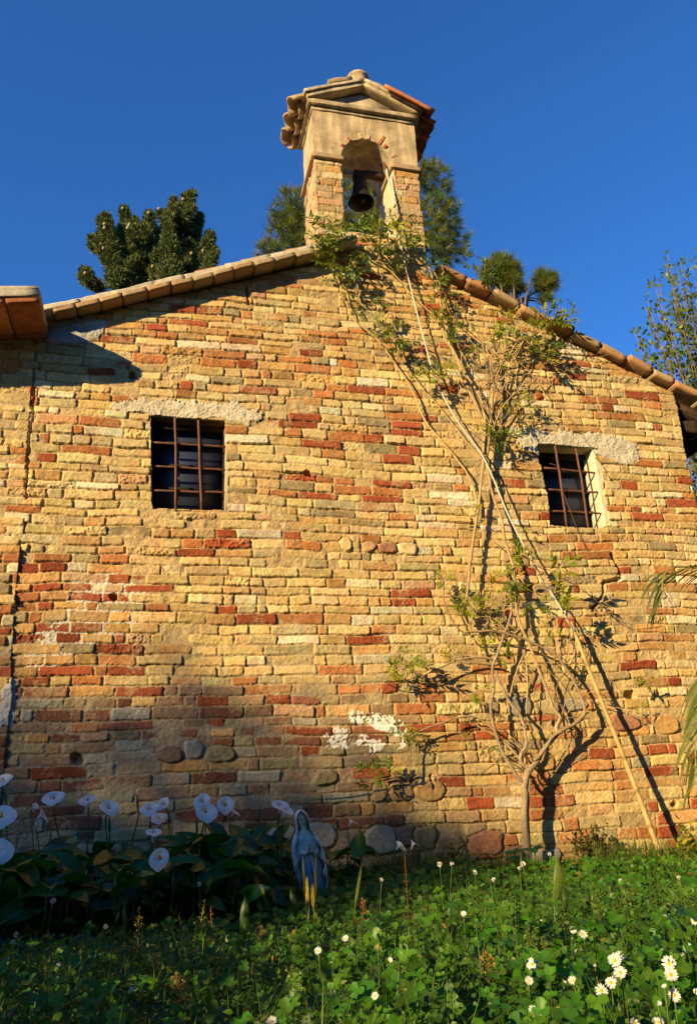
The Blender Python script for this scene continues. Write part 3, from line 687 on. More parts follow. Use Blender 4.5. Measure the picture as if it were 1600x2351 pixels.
# ------------------------------------------------------------------ house joined on at the left
house = empty('adjoining_house', (-1.6, 0, 0), 'neighbouring brick house whose projecting terracotta eave shades the wall top', 'house')
joint = [(-2.2, -.2), (-.84, -.2), (-.83, .6), (-.825, 1.1), (-.85, 1.3), (-.865, 1.75), (-.86, 2.2), (-.885, 2.4), (-.905, 3.3), (-.91, 3.60), (-2.2, 3.45)]
V, Q, C = panel(-2.2, -.82, -.16, 3.75, .006, lambda U, V, X, Y: inpoly(U, V, joint), lambda U, V, O: (U, -O-.006-.009*sstep(2.25, 1.75, V), V), 23, skirt=.05)
ins = V[:, 2] > 1e9
mk('wall', V, Q, M_BRICK, house, C)
zw = W(108, 778)[2]; xw = W(115, 760)[0]; OV = .44; sl_ = math.tan(rad(9))
pl = MB()
for k in range(7):
    x1 = xw-.01-k*.205; x0 = x1-.198
    for j, (ya, yb_) in enumerate(((-OV, -.07), (-.06, .35))):
        xc = (x0+x1)/2; pl.rock((xc, (ya+yb_)/2, zw+.018-(xw-xc)*sl_), ((x1-x0)/2, (yb_-ya)/2, .015), rot('Y', -math.atan(sl_)), c=np.array([(.36, .13, .055), (.40, .17, .07), (.30, .11, .05)][rng.integers(3)]), jit=.0015, n=6)
pl.build('eave_planks', M_TILE, house)
ms = MB(); xc = xw-.75; zz = lambda xc: zw-(xw-xc)*sl_
ms.rock((xc-.005, -.02, zz(xc)+.080), (.745/math.cos(rad(9)), OV-.005, .046), rot('Y', -rad(9)), c=(.47, .42, .33), rnd=.5, jit=.006, n=17)
ms.build('eave_mortar', M_STONE, house)
rr = MB()
rr.rock((xc-.01, .05, zz(xc)+.136), (.74, OV+.02, .016), rot('Y', -rad(9)), c=(.36, .24, .15), rnd=.6, jit=.004, n=13)
slab(rr, [(-3.2, .3, zz(-3.2)+.02), (xw, .3, zz(xw)+.02), (xw, 5, zz(xw)+.02), (-3.2, 5, zz(-3.2)+.02)], .12, (.34, .21, .13))
rr.build('roof', M_TILE, house)
# ------------------------------------------------------------------ bamboo pole, rope
def smooth_path(pts, n):
    pts = np.asarray(pts, float); k = len(pts)
    if k == 2: return pts[0]+(pts[1]-pts[0])*np.linspace(0, 1, n)[:, None]
    P = np.concatenate([2*pts[:1]-pts[1:2], pts, 2*pts[-1:]-pts[-2:-1]]); out = []
    d = np.r_[0, np.cumsum(np.linalg.norm(np.diff(pts, axis=0), axis=1))]; s = np.linspace(0, d[-1], n)
    for x in s:
        i = min(np.searchsorted(d, x, 'right')-1, k-2); t = (x-d[i])/max(d[i+1]-d[i], 1e-9)
        p0, p1, p2, p3 = P[i], P[i+1], P[i+2], P[i+3]
        out.append(.5*((2*p1)+(p2-p0)*t+(2*p0-5*p1+4*p2-p3)*t*t+(3*p1-p0-3*p2+p3)*t**3))
    return np.array(out)
M_BAMBOO = mat_rough('dry_bamboo', rough=.6, bump=.15, scale=120, var=.2, vscale=30)
pa, pb = W(1532, 2012, -.30), W(1312, 1428, -.12); pa = pb+(pa-pb)*1.02
t = MB(); n = 73; f = np.linspace(0, 1, n); P = pa+(pb-pa)*f[:, None]; P[:, 0] += .008*np.sin(f*5); r = .0165-.004*f; c = np.tile(np.array([.50, .34, .14]), (n, 1))
for q in np.linspace(.07, .95, 8): 
    w = np.exp(-((f-q)/.008)**2); r = r+.0022*w; c = c*(1-.55*w[:, None])
c *= (1+.12*np.sin(f*37))[:, None]
t.tube(P, r, 10, c); o = t.build('bamboo_pole', M_BAMBOO, smooth=True, origin=pa); tag(o, 'long pale bamboo pole leaning on the brick wall at the right', 'pole')
rp = [(887,388,-.03),(903,470,-.05),(925,585,-.07),(950,690,-.08),(976,790,-.085),(1003,880,-.09),(1055,975,-.10),(1112,1055,-.11),(1170,1190,-.12),(1235,1312,-.13),(1280,1385,-.135),(1310,1440,-.135)]
P = smooth_path([W(*p) for p in rp], 60); t = MB(); t.tube(P, .0062, 6, (.62, .60, .54))
for i in (0, 1): t.tube(smooth_path([P[-1], P[-1]+np.array([.02, -.012, -.03]), pb+(pa-pb)*.02+np.array([-.02, -.01, 0]), pb+(pa-pb)*.035+np.array([.015, -.015, 0])], 10), .006, 5, (.6, .58, .5))
tag(t.build('bell_rope', mat_rough('white_rope', rough=.9, bump=.3, scale=300, var=.2, vscale=90), smooth=True, origin=P[-1]), 'thin white bell rope running from the arch down to the bamboo pole', 'rope')

# ------------------------------------------------------------------ climbing vine
M_VINE = mat_rough('vine_bark', rough=.9, bump=.6, scale=110, var=.35, vscale=45)
M_VLEAF = mat_leaf('vine_leaf', trans=.40, rough=.42)
vb = W(1212, 2005, -.16); vine = empty('climbing_vine', vb, 'leafy twisting vine climbing the sunlit wall from one grey trunk', 'vine')
grey, tan, yel, red_ = (.30, .23, .15), (.42, .30, .16), (.55, .40, .17), (.40, .20, .09)
def stem(name, pts, p0, p1, r0, r1, c, n=None, wob=.004):
    k = len(pts); ps = np.linspace(p0, p1, k); P = np.array([W(x, y, -p) for (x, y), p in zip(pts, ps)]); n = n or max(12, k*6)
    S = smooth_path(P, n); S[1:-1] += np.stack([vn(1, n, 3)[0], vn(1, n, 3)[0]*.6, vn(1, n, 3)[0]], 1)[1:-1]*wob
    S[:, 1] = np.minimum(S[:, 1], -.012-r1)
    t = MB(); t.tube(S, np.linspace(r0, r1, n)*(1+.12*vn(1, n, 2.5)[0]), 8, np.asarray(c)*(1+.15*vn(1, n, 3)[0][:, None])); t.build(name, M_VINE, vine, smooth=True); return S
stem('trunk', [(1216,2012),(1213,1975),(1207,1920),(1203,1860),(1205,1800),(1213,1770)], .17, .15, .025, .020, grey, 40, .006)
stem('trunk', [(1222,2010),(1216,1960),(1211,1900),(1211,1840),(1214,1790)], .165, .155, .014, .011, (.26, .2, .13), 30, .006)
main = [(1213,1772),(1227,1755),(1250,1718),(1281,1684)]
stem('stem', main, .15, .15, .018, .014, grey)
stem('stem', [(1281,1686),(1276,1668),(1285,1648),(1268,1625),(1260,1600),(1241,1551),(1218,1489),(1192,1427),(1183,1365),(1179,1307),(1161,1250),(1150,1190),(1132,1140),(1120,1085),(1112,1040)], .15, .08, .011, .010, tan)
stem('stem', [(1281,1684),(1300,1670),(1322,1659),(1342,1632),(1330,1591),(1303,1541),(1276,1507),(1232,1480),(1174,1458),(1121,1449),(1062,1452)], .15, .12, .012, .007, (.32,.22,.13))
stem('stem', [(1207,1800),(1186,1781),(1163,1746),(1146,1712),(1137,1682),(1129,1652),(1127,1614),(1133,1576),(1129,1540),(1150,1475),(1172,1414),(1172,1374),(1176,1340),(1160,1300)], .16, .10, .011, .008, grey)
stem('stem', [(1216,1772),(1193,1743),(1207,1705),(1201,1663),(1192,1640),(1178,1625),(1159,1591),(1144,1557),(1137,1540)], .15, .12, .012, .008, (.34,.25,.16))
stem('stem', [(1219,1775),(1188,1737),(1148,1697),(1095,1666)], .16, .10, .009, .004, tan)
stem('stem', [(1160,1640),(1180,1560),(1205,1500),(1210,1575),(1208,1640)], .11, .09, .006, .005, tan)
stem('stem', [(1070,1383),(1077,1316),(1084,1250),(1098,1170),(1105,1100),(1112,1040)], .09, .08, .010, .011, tan)
stem('stem', [(1095,1500),(1082,1450),(1068,1410),(1070,1383)], .08, .09, .006, .012, tan)
stem('stem', [(1290,1680),(1270,1690),(1245,1728),(1225,1745)], .17, .16, .010, .012, grey)
stem('stem', [(1112,1042),(1117,975),(1095,935),(1064,869),(1046,815),(1019,771),(1011,696),(995,643),(980,607),(945,575),(918,552)], .08, .05, .016, .007, tan)
stem('stem', [(1110,1040),(1113,960),(1095,900),(1064,851),(1042,807),(1024,771),(1015,727),(1020,690),(1010,656),(990,610)], .10, .05, .010, .006, (.46,.34,.17))
stem('stem', [(1119,1042),(1125,980),(1130,900),(1125,850),(1130,815),(1165,807),(1210,780),(1254,749),(1275,730)], .09, .10, .010, .005, tan)
stem('stem', [(1130,880),(1125,830),(1112,793),(1077,762),(1037,727),(1019,683),(1006,650),(985,615)], .10, .05, .006, .004, red_)
stem('stem', [(1118,1000),(1140,900),(1165,850),(1182,815),(1200,790),(1190,765),(1160,740)], .09, .11, .006, .004, yel)
stem('stem', [(1121,1010),(1150,940),(1180,905),(1218,880),(1240,850),(1265,805)], .08, .10, .006, .003, tan)
stem('stem', [(1134,824),(1170,822),(1188,833),(1183,880),(1192,905)], .11, .10, .005, .003, yel)
stem('stem', [(1170,812),(1215,855),(1245,895),(1250,915)], .11, .06, .004, .003, yel)
stem('stem', [(1050,870),(1062,900),(1060,850),(1058,810),(1050,785)], .08, .08, .004, .003, tan)
stem('stem', [(1100,905),(1130,880),(1165,900),(1180,925),(1165,950)], .1, .08, .005, .003, tan)
stem('stem', [(1125,940),(1160,880),(1155,840),(1125,820),(1100,840),(1090,860)], .1, .09, .005, .003, grey)
stem('stem', [(1090,1175),(1092,1140),(1070,1085),(1020,1020),(975,965),(946,895),(905,833),(880,796),(855,768),(814,735),(794,694),(780,650),(755,600),(745,575)], .05, .05, .009, .004, yel)
stem('stem', [(1110,1060),(1060,1000),(1025,955),(975,895),(938,850),(917,813),(905,770),(880,730)], .06, .05, .005, .003, yel)
stem('stem', [(1042,800),(995,727),(979,710),(938,669),(905,630),(880,607),(855,566),(845,550)], .06, .05, .006, .004, yel)
stem('stem', [(1133,1515),(1090,1509),(1033,1522),(966,1553),(900,1563),(850,1545)], .10, .09, .007, .003, (.36,.27,.15))
stem('stem', [(1150,1690),(1084,1645),(1011,1661),(953,1684),(943,1700),(942,1741),(940,1778)], .10, .07, .006, .005, (.36,.26,.15))
stem('stem', [(945,1775),(910,1783),(841,1798),(758,1817),(690,1823)], .09, .06, .006, .003, red_)
stem('stem', [(1062,1452),(1035,1420),(1020,1380),(1018,1340),(1010,1320)], .12, .10, .005, .003, (.2,.14,.09))
stem('stem', [(1160,1420),(1130,1450),(1125,1410),(1120,1370)], .10, .10, .004, .003, (.24,.18,.1))
stem('stem', [(1260,1490),(1255,1420),(1270,1370),(1280,1320)], .10, .10, .004, .003, tan)
stem('stem', [(1300,1535),(1318,1500),(1322,1460)], .11, .12, .006, .004, (.5,.4,.25))
stem('stem', [(1375,1610),(1430,1630),(1475,1655)], .07, .06, .004, .002, (.6,.5,.3))
stem('stem', [(1250,870),(1330,840),(1400,812)], .05, .04, .003, .002, tan)
stem('stem', [(1130,1240),(1200,1290),(1290,1320),(1370,1380),(1430,1430),(1500,1425),(1530,1400)], .05, .05, .003, .002, (.3,.22,.13))
stem('stem', [(1260,900),(1330,990),(1400,1100)], .05, .03, .0025, .002, (.3,.22,.13))
for (x, y, a0, a1, L0, k) in ((1213,1770,200,340,170,9),(1281,1684,230,330,150,7),(1120,1000,220,330,150,9),(1130,880,215,350,150,10),(1160,830,180,360,110,9),(1195,820,190,360,100,7),(1150,1440,180,300,110,6),(1300,1540,200,340,110,6)):
    for _ in range(k):
        aa = rad(rng.uniform(a0, a1)); L_ = L0*rng.uniform(.5, 1.1); bd = rng.normal(0, .35); x1, y1 = x+rng.normal(0, 14), y+rng.normal(0, 20); pts = [(x1, y1), (x1+math.cos(aa)*L_*.5, y1+math.sin(aa)*L_*.5), (x1+math.cos(aa+bd)*L_, y1+math.sin(aa+bd)*L_)]
        if pts[-1][1] < 700: continue
        stem('twig', pts, rng.uniform(.05, .14), rng.uniform(.03, .15), rng.uniform(.003, .0048), .0016, (tan, grey, yel)[rng.integers(3)], 18, .008)
# compound leaves
LT = np.array([(0, 0, 0), (.30, .17, .03), (.30, -.17, .03), (.62, .14, .02), (.62, -.14, .02), (1, 0, -.06), (.45, 0, -.02)])
LF = np.array([(0, 2, 6), (0, 6, 1), (6, 2, 4), (6, 3, 1), (6, 4, 5), (6, 5, 3)])
def frames(dirs, ups):
    x = dirs/np.linalg.norm(dirs, axis=1, keepdims=True); y = np.cross(ups, x); y /= np.maximum(np.linalg.norm(y, axis=1, keepdims=True), 1e-6); z = np.cross(x, y)
    return np.stack([x, y, z], -1)
def scatter(T, F, pos, R, s, cols):
    """instances of template T with frames R, scales s, baked into one vertex array"""
    N = len(pos); s = np.asarray(s)
    sc = s[:, None, None] if s.ndim == 1 else s[:, None, :]
    V = np.einsum('nij,nkj->nki', R, T[None]*sc)+pos[:, None]
    Fa = (F[None]+(np.arange(N)*len(T))[:, None, None]).reshape(-1, F.shape[1])
    return V.reshape(-1, 3), Fa, np.repeat(cols, len(T), 0)
def vine_cluster(ctr, size, dens, shade):
    r = np.random.default_rng(int(abs(ctr[0]*977+ctr[2]*331))+5); pos, dr, up, sc, cl = [], [], [], [], []
    for k in range(max(3, int(dens))):
        a = r.uniform(0, 2*np.pi); d = np.array([math.cos(a), -r.uniform(.1, .9), math.sin(a)*.8+.25]); d /= np.linalg.norm(d)
        o = ctr+np.array([r.normal(0, size*.30), -abs(r.normal(0, size*.18)), r.normal(0, size*.30)])
        Ln = size*r.uniform(.6, 1.0); nl = r.integers(4, 6); base = np.array(shade)*r.uniform(.7, 1.35)*np.array([r.uniform(.75, 1.25), 1, r.uniform(.6, 1.2)])
        sd = np.cross(d, [0, -1, .2]); sd /= np.linalg.norm(sd)
        for j in range(nl):
            f = (j+1)/nl; p = o+d*Ln*f+np.array([0, 0, -.22*Ln*f*f])
            for sg in ((-1, 1) if j < nl-1 else (0,)):
                dd = d*(.75 if sg else 1)+sd*sg*.85+np.array([0, r.normal(0, .2), -.30+r.normal(0, .2)])
                pos.append(p); dr.append(dd); up.append(np.array([r.normal(0, .4), -.7, .7+r.normal(0, .3)])); sc.append(Ln*r.uniform(.42, .60)); cl.append(base*r.uniform(.85, 1.15))
    pos, dr, up, sc, cl = map(np.array, (pos, dr, up, sc, cl)); V, F, C = scatter(LT, LF, pos, frames(dr, up), sc, cl); V[:, 1] = np.minimum(V[:, 1], -.008); return V, F, C
gA, gB, gC = (.20, .25, .02), (.125, .19, .018), (.29, .30, .03)
CL = [(735,530,.16,10,gB),(760,545,.16,9,gA),(720,555,.14,7,gB),(775,535,.12,6,gB),(745,570,.1,5,gB),(830,540,.15,9,gB),(860,555,.15,9,gA),(890,550,.15,9,gC),(915,545,.13,8,gA),(940,535,.14,8,gA),(955,555,.11,6,gB),(880,580,.11,6,gB),(850,575,.12,6,gB),(905,530,.12,6,gA),
 (765,600,.12,6,gB),(785,615,.12,6,gA),(800,640,.11,6,gB),(770,645,.1,5,gB),(800,665,.08,4,gB),(890,600,.08,4,gB),(910,620,.08,4,gB),(815,725,.08,4,gB),(835,730,.07,4,gA),(870,705,.10,6,gB),(890,745,.12,7,gB),(905,775,.12,7,gB),(880,760,.1,5,gA),(915,800,.08,4,gB),
 (960,675,.07,4,gA),(985,610,.11,6,gB),(1000,640,.11,6,gB),(1015,650,.08,4,gC),(1000,690,.08,4,gB),(1030,690,.09,5,gB),(1010,730,.10,6,gC),(1030,765,.10,6,gB),(1000,740,.09,5,gA),(1045,770,.09,5,gB),(1060,750,.08,4,gB),(985,790,.06,3,gA),(945,862,.09,5,gA),(1015,862,.12,7,gA),(1000,850,.08,4,gB),
 (1100,635,.11,8,gB),(1115,625,.1,6,gA),(1250,735,.13,9,gC),(1270,745,.13,8,gA),(1290,725,.12,7,gB),(1305,705,.08,4,gB),(1235,750,.1,6,gC),(1145,735,.11,6,gC),(1165,735,.1,5,gC),(1155,770,.11,6,gA),(1180,775,.1,5,gA),(1140,790,.08,4,gB),(1230,810,.12,7,gB),(1250,800,.1,6,gB),(1150,830,.08,4,gA),(1185,930,.10,5,gC),(1210,930,.09,5,gA),(1190,950,.08,4,gB),(1205,960,.08,4,gB),(1150,1010,.12,6,gB),(1130,1020,.1,5,gB),(1110,985,.08,4,gA),(1215,790,.09,5,gA),(1090,810,.08,4,gA),
 (1005,1320,.09,5,gA),(1020,1340,.07,4,gA),(1055,1390,.11,6,gA),(1070,1400,.1,5,gC),(1115,1370,.09,5,gC),(1130,1375,.07,3,gA),(1185,1270,.08,5,gC),(1190,1290,.08,4,gA),(1155,1325,.1,5,gA),(1180,1345,.1,5,gB),(1165,1365,.08,4,gA),(1190,1385,.07,4,gA),(1270,1320,.10,6,gC),(1280,1385,.11,6,gC),(1255,1395,.07,4,gA),(1085,1165,.06,3,gC),(1080,1185,.06,3,gA),(1200,1210,.05,3,gC),
 (915,1530,.12,7,gC),(950,1530,.10,6,gA),(890,1535,.08,4,gC),(980,1545,.06,3,gC),(1130,1440,.06,3,gA),(1105,1485,.06,3,gA),(1140,1495,.08,4,gA),(1095,1590,.07,4,gA),(1100,1610,.06,3,gA),(1055,1630,.06,3,gA),(925,1680,.07,4,gA),(910,1665,.06,3,gB),(1075,1690,.06,3,gC),(1130,1715,.07,4,gB),(1005,1500,.06,3,gC),(1015,1495,.06,3,gC),
 (850,1775,.09,5,gA),(885,1768,.09,5,gA),(1470,1570,.08,4,gC),(1490,1575,.07,4,gC),(1380,1600,.06,3,gC),(1462,1630,.05,3,gA),(1250,1470,.05,3,gA),(1260,1440,.05,3,gA)]
mgs = {}
for i, (x, y, s, d, c) in enumerate(CL):
    V, F, C = vine_cluster(W(x, y, -((.20 if 1180 < x < 1320 and 1250 < y < 1480 else .045)+s*.45)), s*(1.35 if 1180 < x < 1320 and 1250 < y < 1480 else 1.05), d*(.95 if y < 660 else 1.1), c); mk('foliage', V, F, M_VLEAF, vine, C)

# ------------------------------------------------------------------ trees behind
def blob_points(r, blobs, n, y0, fall=.65):
    """points in a set of blobs given at photo positions on the depth plane y0 (pixel radius -> metres)"""
    w = np.array([b[2]**2 for b in blobs], float); w /= w.sum(); k = r.choice(len(blobs), n, p=w); out = []; ctrs = []
    for b in blobs:
        yy = y0+(b[3] if len(b) > 3 else 0); c = W(b[0], b[1], yy); e = W(b[0]+b[2], b[1], yy); ctrs.append((c, np.linalg.norm(e-c)))
    d = r.normal(0, 1, (n, 3)); d /= np.linalg.norm(d, axis=1, keepdims=True); rr = r.uniform(0, 1, n)**(1/2.2)
    P = np.array([ctrs[i][0] for i in k])+d*(rr*np.array([ctrs[i][1] for i in k]))[:, None]*np.array([1, .9, 1]); return P, d, rr, ctrs
M_CYP = mat_leaf('cypress_foliage', trans=.12, rough=.6); M_NEED = mat_leaf('pine_needles', trans=.2, rough=.45)
r = np.random.default_rng(31)
cyb = [(350,560,62),(395,540,58),(300,590,55),(280,560,38),(440,570,40),(330,500,30),(305,510,25),(405,490,36),(420,468,22),(455,590,34),(250,600,25),(270,535,18),(375,600,60),(440,620,45),(230,630,26),(300,640,60),(400,640,60),(215,645,18),(462,540,18),(290,500,14),(258,540,12)]
cy_o = W(360, 700, 5.2); cyp = empty('cypress_tree', (cy_o[0], 9.2, 0), 'dark green cypress with small pale cones behind the left roof slope', 'tree')
t = MB(); t.tube([(cy_o[0], 9.2, -.1), (cy_o[0]+.05, 9.2, 4), W(370, 600, 9.2)], [.22, .18, .06], 10, (.2, .14, .09)); t.build('trunk', M_BARK, cyp, smooth=True)
CT = np.array([(0, 0, 0), (.35, .10, 0), (.35, -.10, .02), (.7, .09, .03), (.7, -.07, -.03), (1, 0, .04)]); CFt = np.array([(0, 2, 1), (1, 2, 4), (1, 4, 3), (3, 4, 5)])
CT = CT*np.array([1, 1.5, 1])
plumes = [(a, b_, c, d_, e*.86) for a, b_, c, d_, e in [(345,690,336,545,50),(392,690,388,520,46),(300,690,292,560,40),(440,690,436,560,40),(270,660,244,496,24),(255,610,226,552,15),(235,665,192,632,18),(312,650,286,480,32),(340,620,343,498,28),(372,650,356,528,30),(398,650,400,468,38),(412,530,442,444,22),(420,620,458,496,28),(448,650,485,540,24),(460,660,494,576,20),(338,670,328,560,42),(432,670,440,570,36),(290,670,276,560,28),(300,600,310,505,20),(385,560,388,490,20)]]
for (x0, y0_, x1, y1, hw) in list(plumes):
    for _ in range(5):
        f = r.uniform(.35, .95); xx, yy_ = x0+(x1-x0)*f+r.normal(0, hw*.5*(1-f*.6)), y0_+(y1-y0_)*f; aa = rad(90+r.normal(-8, 38)); ll = r.uniform(16, 32); plumes.append((xx, yy_+8, xx+math.cos(aa)*ll, yy_+8-math.sin(aa)*ll, r.uniform(4, 8)))
PP, DD = [], []
for (x0, y0_, x1, y1, hw) in plumes:
    n_ = int((190 if hw > 10 else 330)*hw*math.hypot(x1-x0, y1-y0_)/62); yy = 9.2+r.normal(0, .45); a, b_ = W(x0, y0_, yy), W(x1, y1, yy); hm = np.linalg.norm(W(x0+hw, y0_, yy)-W(x0, y0_, yy)); f = r.uniform(0, 1, n_)**.85
    q = r.normal(0, 1, (n_, 3)); q /= np.linalg.norm(q, axis=1, keepdims=True); wd_ = hm*(1-f**1.6)**.8*(.75+.45*np.sin(f*17+x0)*np.sin(f*9)**2)+.02; rad2 = r.uniform(0, 1, n_)**.5
    PP.append(a+(b_-a)*f[:, None]+q*(wd_*rad2)[:, None]); ax = (b_-a)/np.linalg.norm(b_-a); DD.append(ax*.7+q*.7+r.normal(0, .5, (n_, 3)))
P, dd = np.concatenate(PP), np.concatenate(DD); n_ = len(P); sc = np.stack([r.uniform(.05, .15, n_), r.uniform(.04, .08, n_), r.uniform(.1, .3, n_)], 1)
cl = np.array([.085, .125, .030])*r.uniform(.45, 1.5, (n_, 1))*np.stack([r.uniform(.8, 1.5, n_), np.ones(n_), r.uniform(.7, 1.2, n_)], 1)
V, F, C = scatter(CT, CFt, P, frames(dd, r.normal(0, 1, dd.shape)), sc, cl)
mk('crown', V, F, M_CYP, cyp, C)
cone0 = None; P = P[r.choice(len(P), 70)]
for i in range(70):
    q = P[i]+np.array([-.05, -.12, 0])
    if cone0 is None:
        t = MB(); t.lathe([(0, -.036), (.025, -.026), (.033, 0), (.024, .026), (0, .034)], (0, 0, 0), 7, (.42, .32, .17)); cone0 = t.build('cone', M_BARK, None, smooth=True); o = cone0
    else: o = cone0.copy(); COL.objects.link(o)
    o.parent = cyp; o.location = tuple(q-np.array(cyp.location))
# pines: bursts of long needles
def pine(name_loc, label, blobs, y0, ntuft, twigs, seed, trunk):
    r = np.random.default_rng(seed); base = np.array(name_loc); o = empty('pine_tree', base, label, 'tree')
    P, d, rr, ct = blob_points(r, blobs, ntuft, y0); rep = 34
    td = d*.9+np.array([0, -.1, .55])+r.normal(0, .3, d.shape); td /= np.linalg.norm(td, axis=1, keepdims=True)
    pos = np.repeat(P, rep, 0)+r.normal(0, .02, (ntuft*rep, 3)); nd_ = np.repeat(td, rep, 0)*.85+r.normal(0, .55, (ntuft*rep, 3))
    NT = np.array([(0, .018, 0), (0, -.018, 0), (.6, 0, -.01), (1, 0, -.06)]); NF = np.array([(0, 1, 2), (2, 1, 3)])
    NT = np.array([(0, .022, 0), (0, -.022, 0), (1, 0, -.05)]); NF = np.array([(0, 1, 2)])
    cl = np.repeat(np.array([.12, .165, .025])*r.uniform(.45, 1.45, (ntuft, 1))*np.stack([r.uniform(.7, 1.5, ntuft), np.ones(ntuft), r.uniform(.7, 1.3, ntuft)], 1), rep, 0)
    V, F, C = scatter(NT, NF, pos, frames(nd_, r.normal(0, 1, nd_.shape)), r.uniform(.14, .25, len(pos)), cl); mk('crown', V, F, M_NEED, o, C)
    t = MB(); t.tube(trunk, np.linspace(.24, .08, len(trunk)), 10, (.22, .15, .10)); t.build('trunk', M_BARK, o, smooth=True)
    t = MB()
    for (c, rad_) in ct: t.tube(smooth_path([trunk[-1]*.5+trunk[len(trunk)//2]*.5, (trunk[-1]+c)/2+r.normal(0, .15, 3), c], 8), np.linspace(.06, .012, 8), 6, (.16, .11, .08))
    for tw in twigs: t.tube(smooth_path([W(x, y, y0) for x, y in tw], 10), np.linspace(.03, .012, 10), 5, (.17, .12, .09))
    t.build('branches', M_BARK, o, smooth=True); return o
pb1 = [(668,480,48),(690,510,55),(655,530,40),(700,560,50),(612,570,24),(640,590,30),(690,440,14),(790,440,35),(840,430,45),(880,470,50),(820,520,60),(870,520,50),(790,490,45),(985,410,42),(1000,450,44),(1015,480,34),(985,500,50),(1000,550,44),(1030,480,20),(985,580,50),(1050,520,15),(1045,560,26),(1062,545,14),(1020,590,26),(1066,585,13),(1000,395,28),(965,400,30)]
tb = W(850, 700, 8.6); pine((tb[0]+.2, 8.6, 0), 'bushy green pine rising right behind the bell gable', pb1, 8.6, 1500, [[(985,520),(1010,500),(1040,490)],[(990,560),(1040,570),(1065,590)]], 5, np.array([(tb[0]+.2, 8.6, -.1), (tb[0]+.1, 8.6, 4), (tb[0], 8.6, 7), W(850, 540, 8.6)]))
pb2 = [(1152,612,24),(1140,628,26),(1172,628,22),(1118,634,14),(1192,668,12),(1165,655,22),(1248,638,16),(1262,652,16),(1245,662,15),(1252,685,10)]
tb = W(1150, 900, 8.0); pine((tb[0]+.4, 8, 0), 'pine with two dark round tufts showing above the right roof slope', pb2, 8.0, 620, [[(1180,690),(1215,680),(1240,655)],[(1190,690),(1225,690),(1250,700)]], 9, np.array([(tb[0]+.4, 8, -.1), (tb[0]+.3, 8, 3), (tb[0]+.2, 8, 5), W(1165, 700, 8)]))
# young tree with thin upright twigs at the right
r = np.random.default_rng(77); y0 = 3.2; base = np.array([W(1700, 1300, y0)[0], y0, 0]); sap = empty('young_tree', base, 'slender young tree with upright twigs and small fresh leaves right of the eave', 'tree')
t = MB(); t.tube([base+(0, 0, -.1), base+(0.02, 0, 1.0), base+(-.05, 0, 1.9)], [.07, .06, .05], 8, (.22, .14, .10)); t.build('trunk', M_BARK, sap, smooth=True)
t = MB(); pos, dr = [], []
ends = [(1478,690),(1490,730),(1500,650),(1520,625),(1530,610),(1548,640),(1560,600),(1578,630),(1592,590),(1610,600),(1640,580),(1680,600),(1470,760),(1485,780),(1500,800),(1510,700),(1540,690),(1570,680),(1600,690),(1630,700),(1520,760),(1550,770),(1590,760),(1700,640),(1740,700),(1580,1000),(1590,1060),(1585,1100),(1600,1150),(1575,985),(1620,900),(1650,1000)]
for ex, ey in ends*3:
    e = W(ex+r.normal(0, 10), ey+r.normal(0, 12), y0+r.normal(0, .35)); s0 = base+np.array([-.05, 0, 1.6+r.uniform(-.6, .3)])
    mid_ = s0*.55+e*.45+np.array([.12, 0, -.12])+r.normal(0, .08, 3); S = smooth_path([s0, mid_, e], 24); t.tube(S, np.linspace(.011, .0022, 24), 5, (.24, .16, .09))
    for k in range(8, 24):
        for _ in range(4): pos.append(S[k]+r.normal(0, .035, 3)); dr.append(np.array([0, 0, .5])+r.normal(0, .6, 3))
        if k % 4 == 0:
            q = S[k]+np.array([r.normal(0, .14), r.normal(0, .12), r.uniform(.05, .25)]); t.tube([S[k], (S[k]+q)/2+r.normal(0, .01, 3), q], [.004, .003, .0015], 4, (.24, .16, .09))
            for f in np.linspace(.2, 1, 7): pos.append(S[k]+(q-S[k])*f+r.normal(0, .015, 3)); dr.append(r.normal(0, .6, 3)+np.array([0, 0, .3]))
t.build('branches', M_BARK, sap, smooth=True); pos, dr = np.array(pos), np.array(dr)
V, F, C = scatter(LT*np.array([1, 1.9, 1]), LF, pos, frames(dr, r.normal(0, 1, dr.shape)), r.uniform(.04, .085, len(pos)), np.array([.13, .18, .02])*r.uniform(.6, 1.35, (len(pos), 1)))
mk('crown', V, F, M_VLEAF, sap, C)
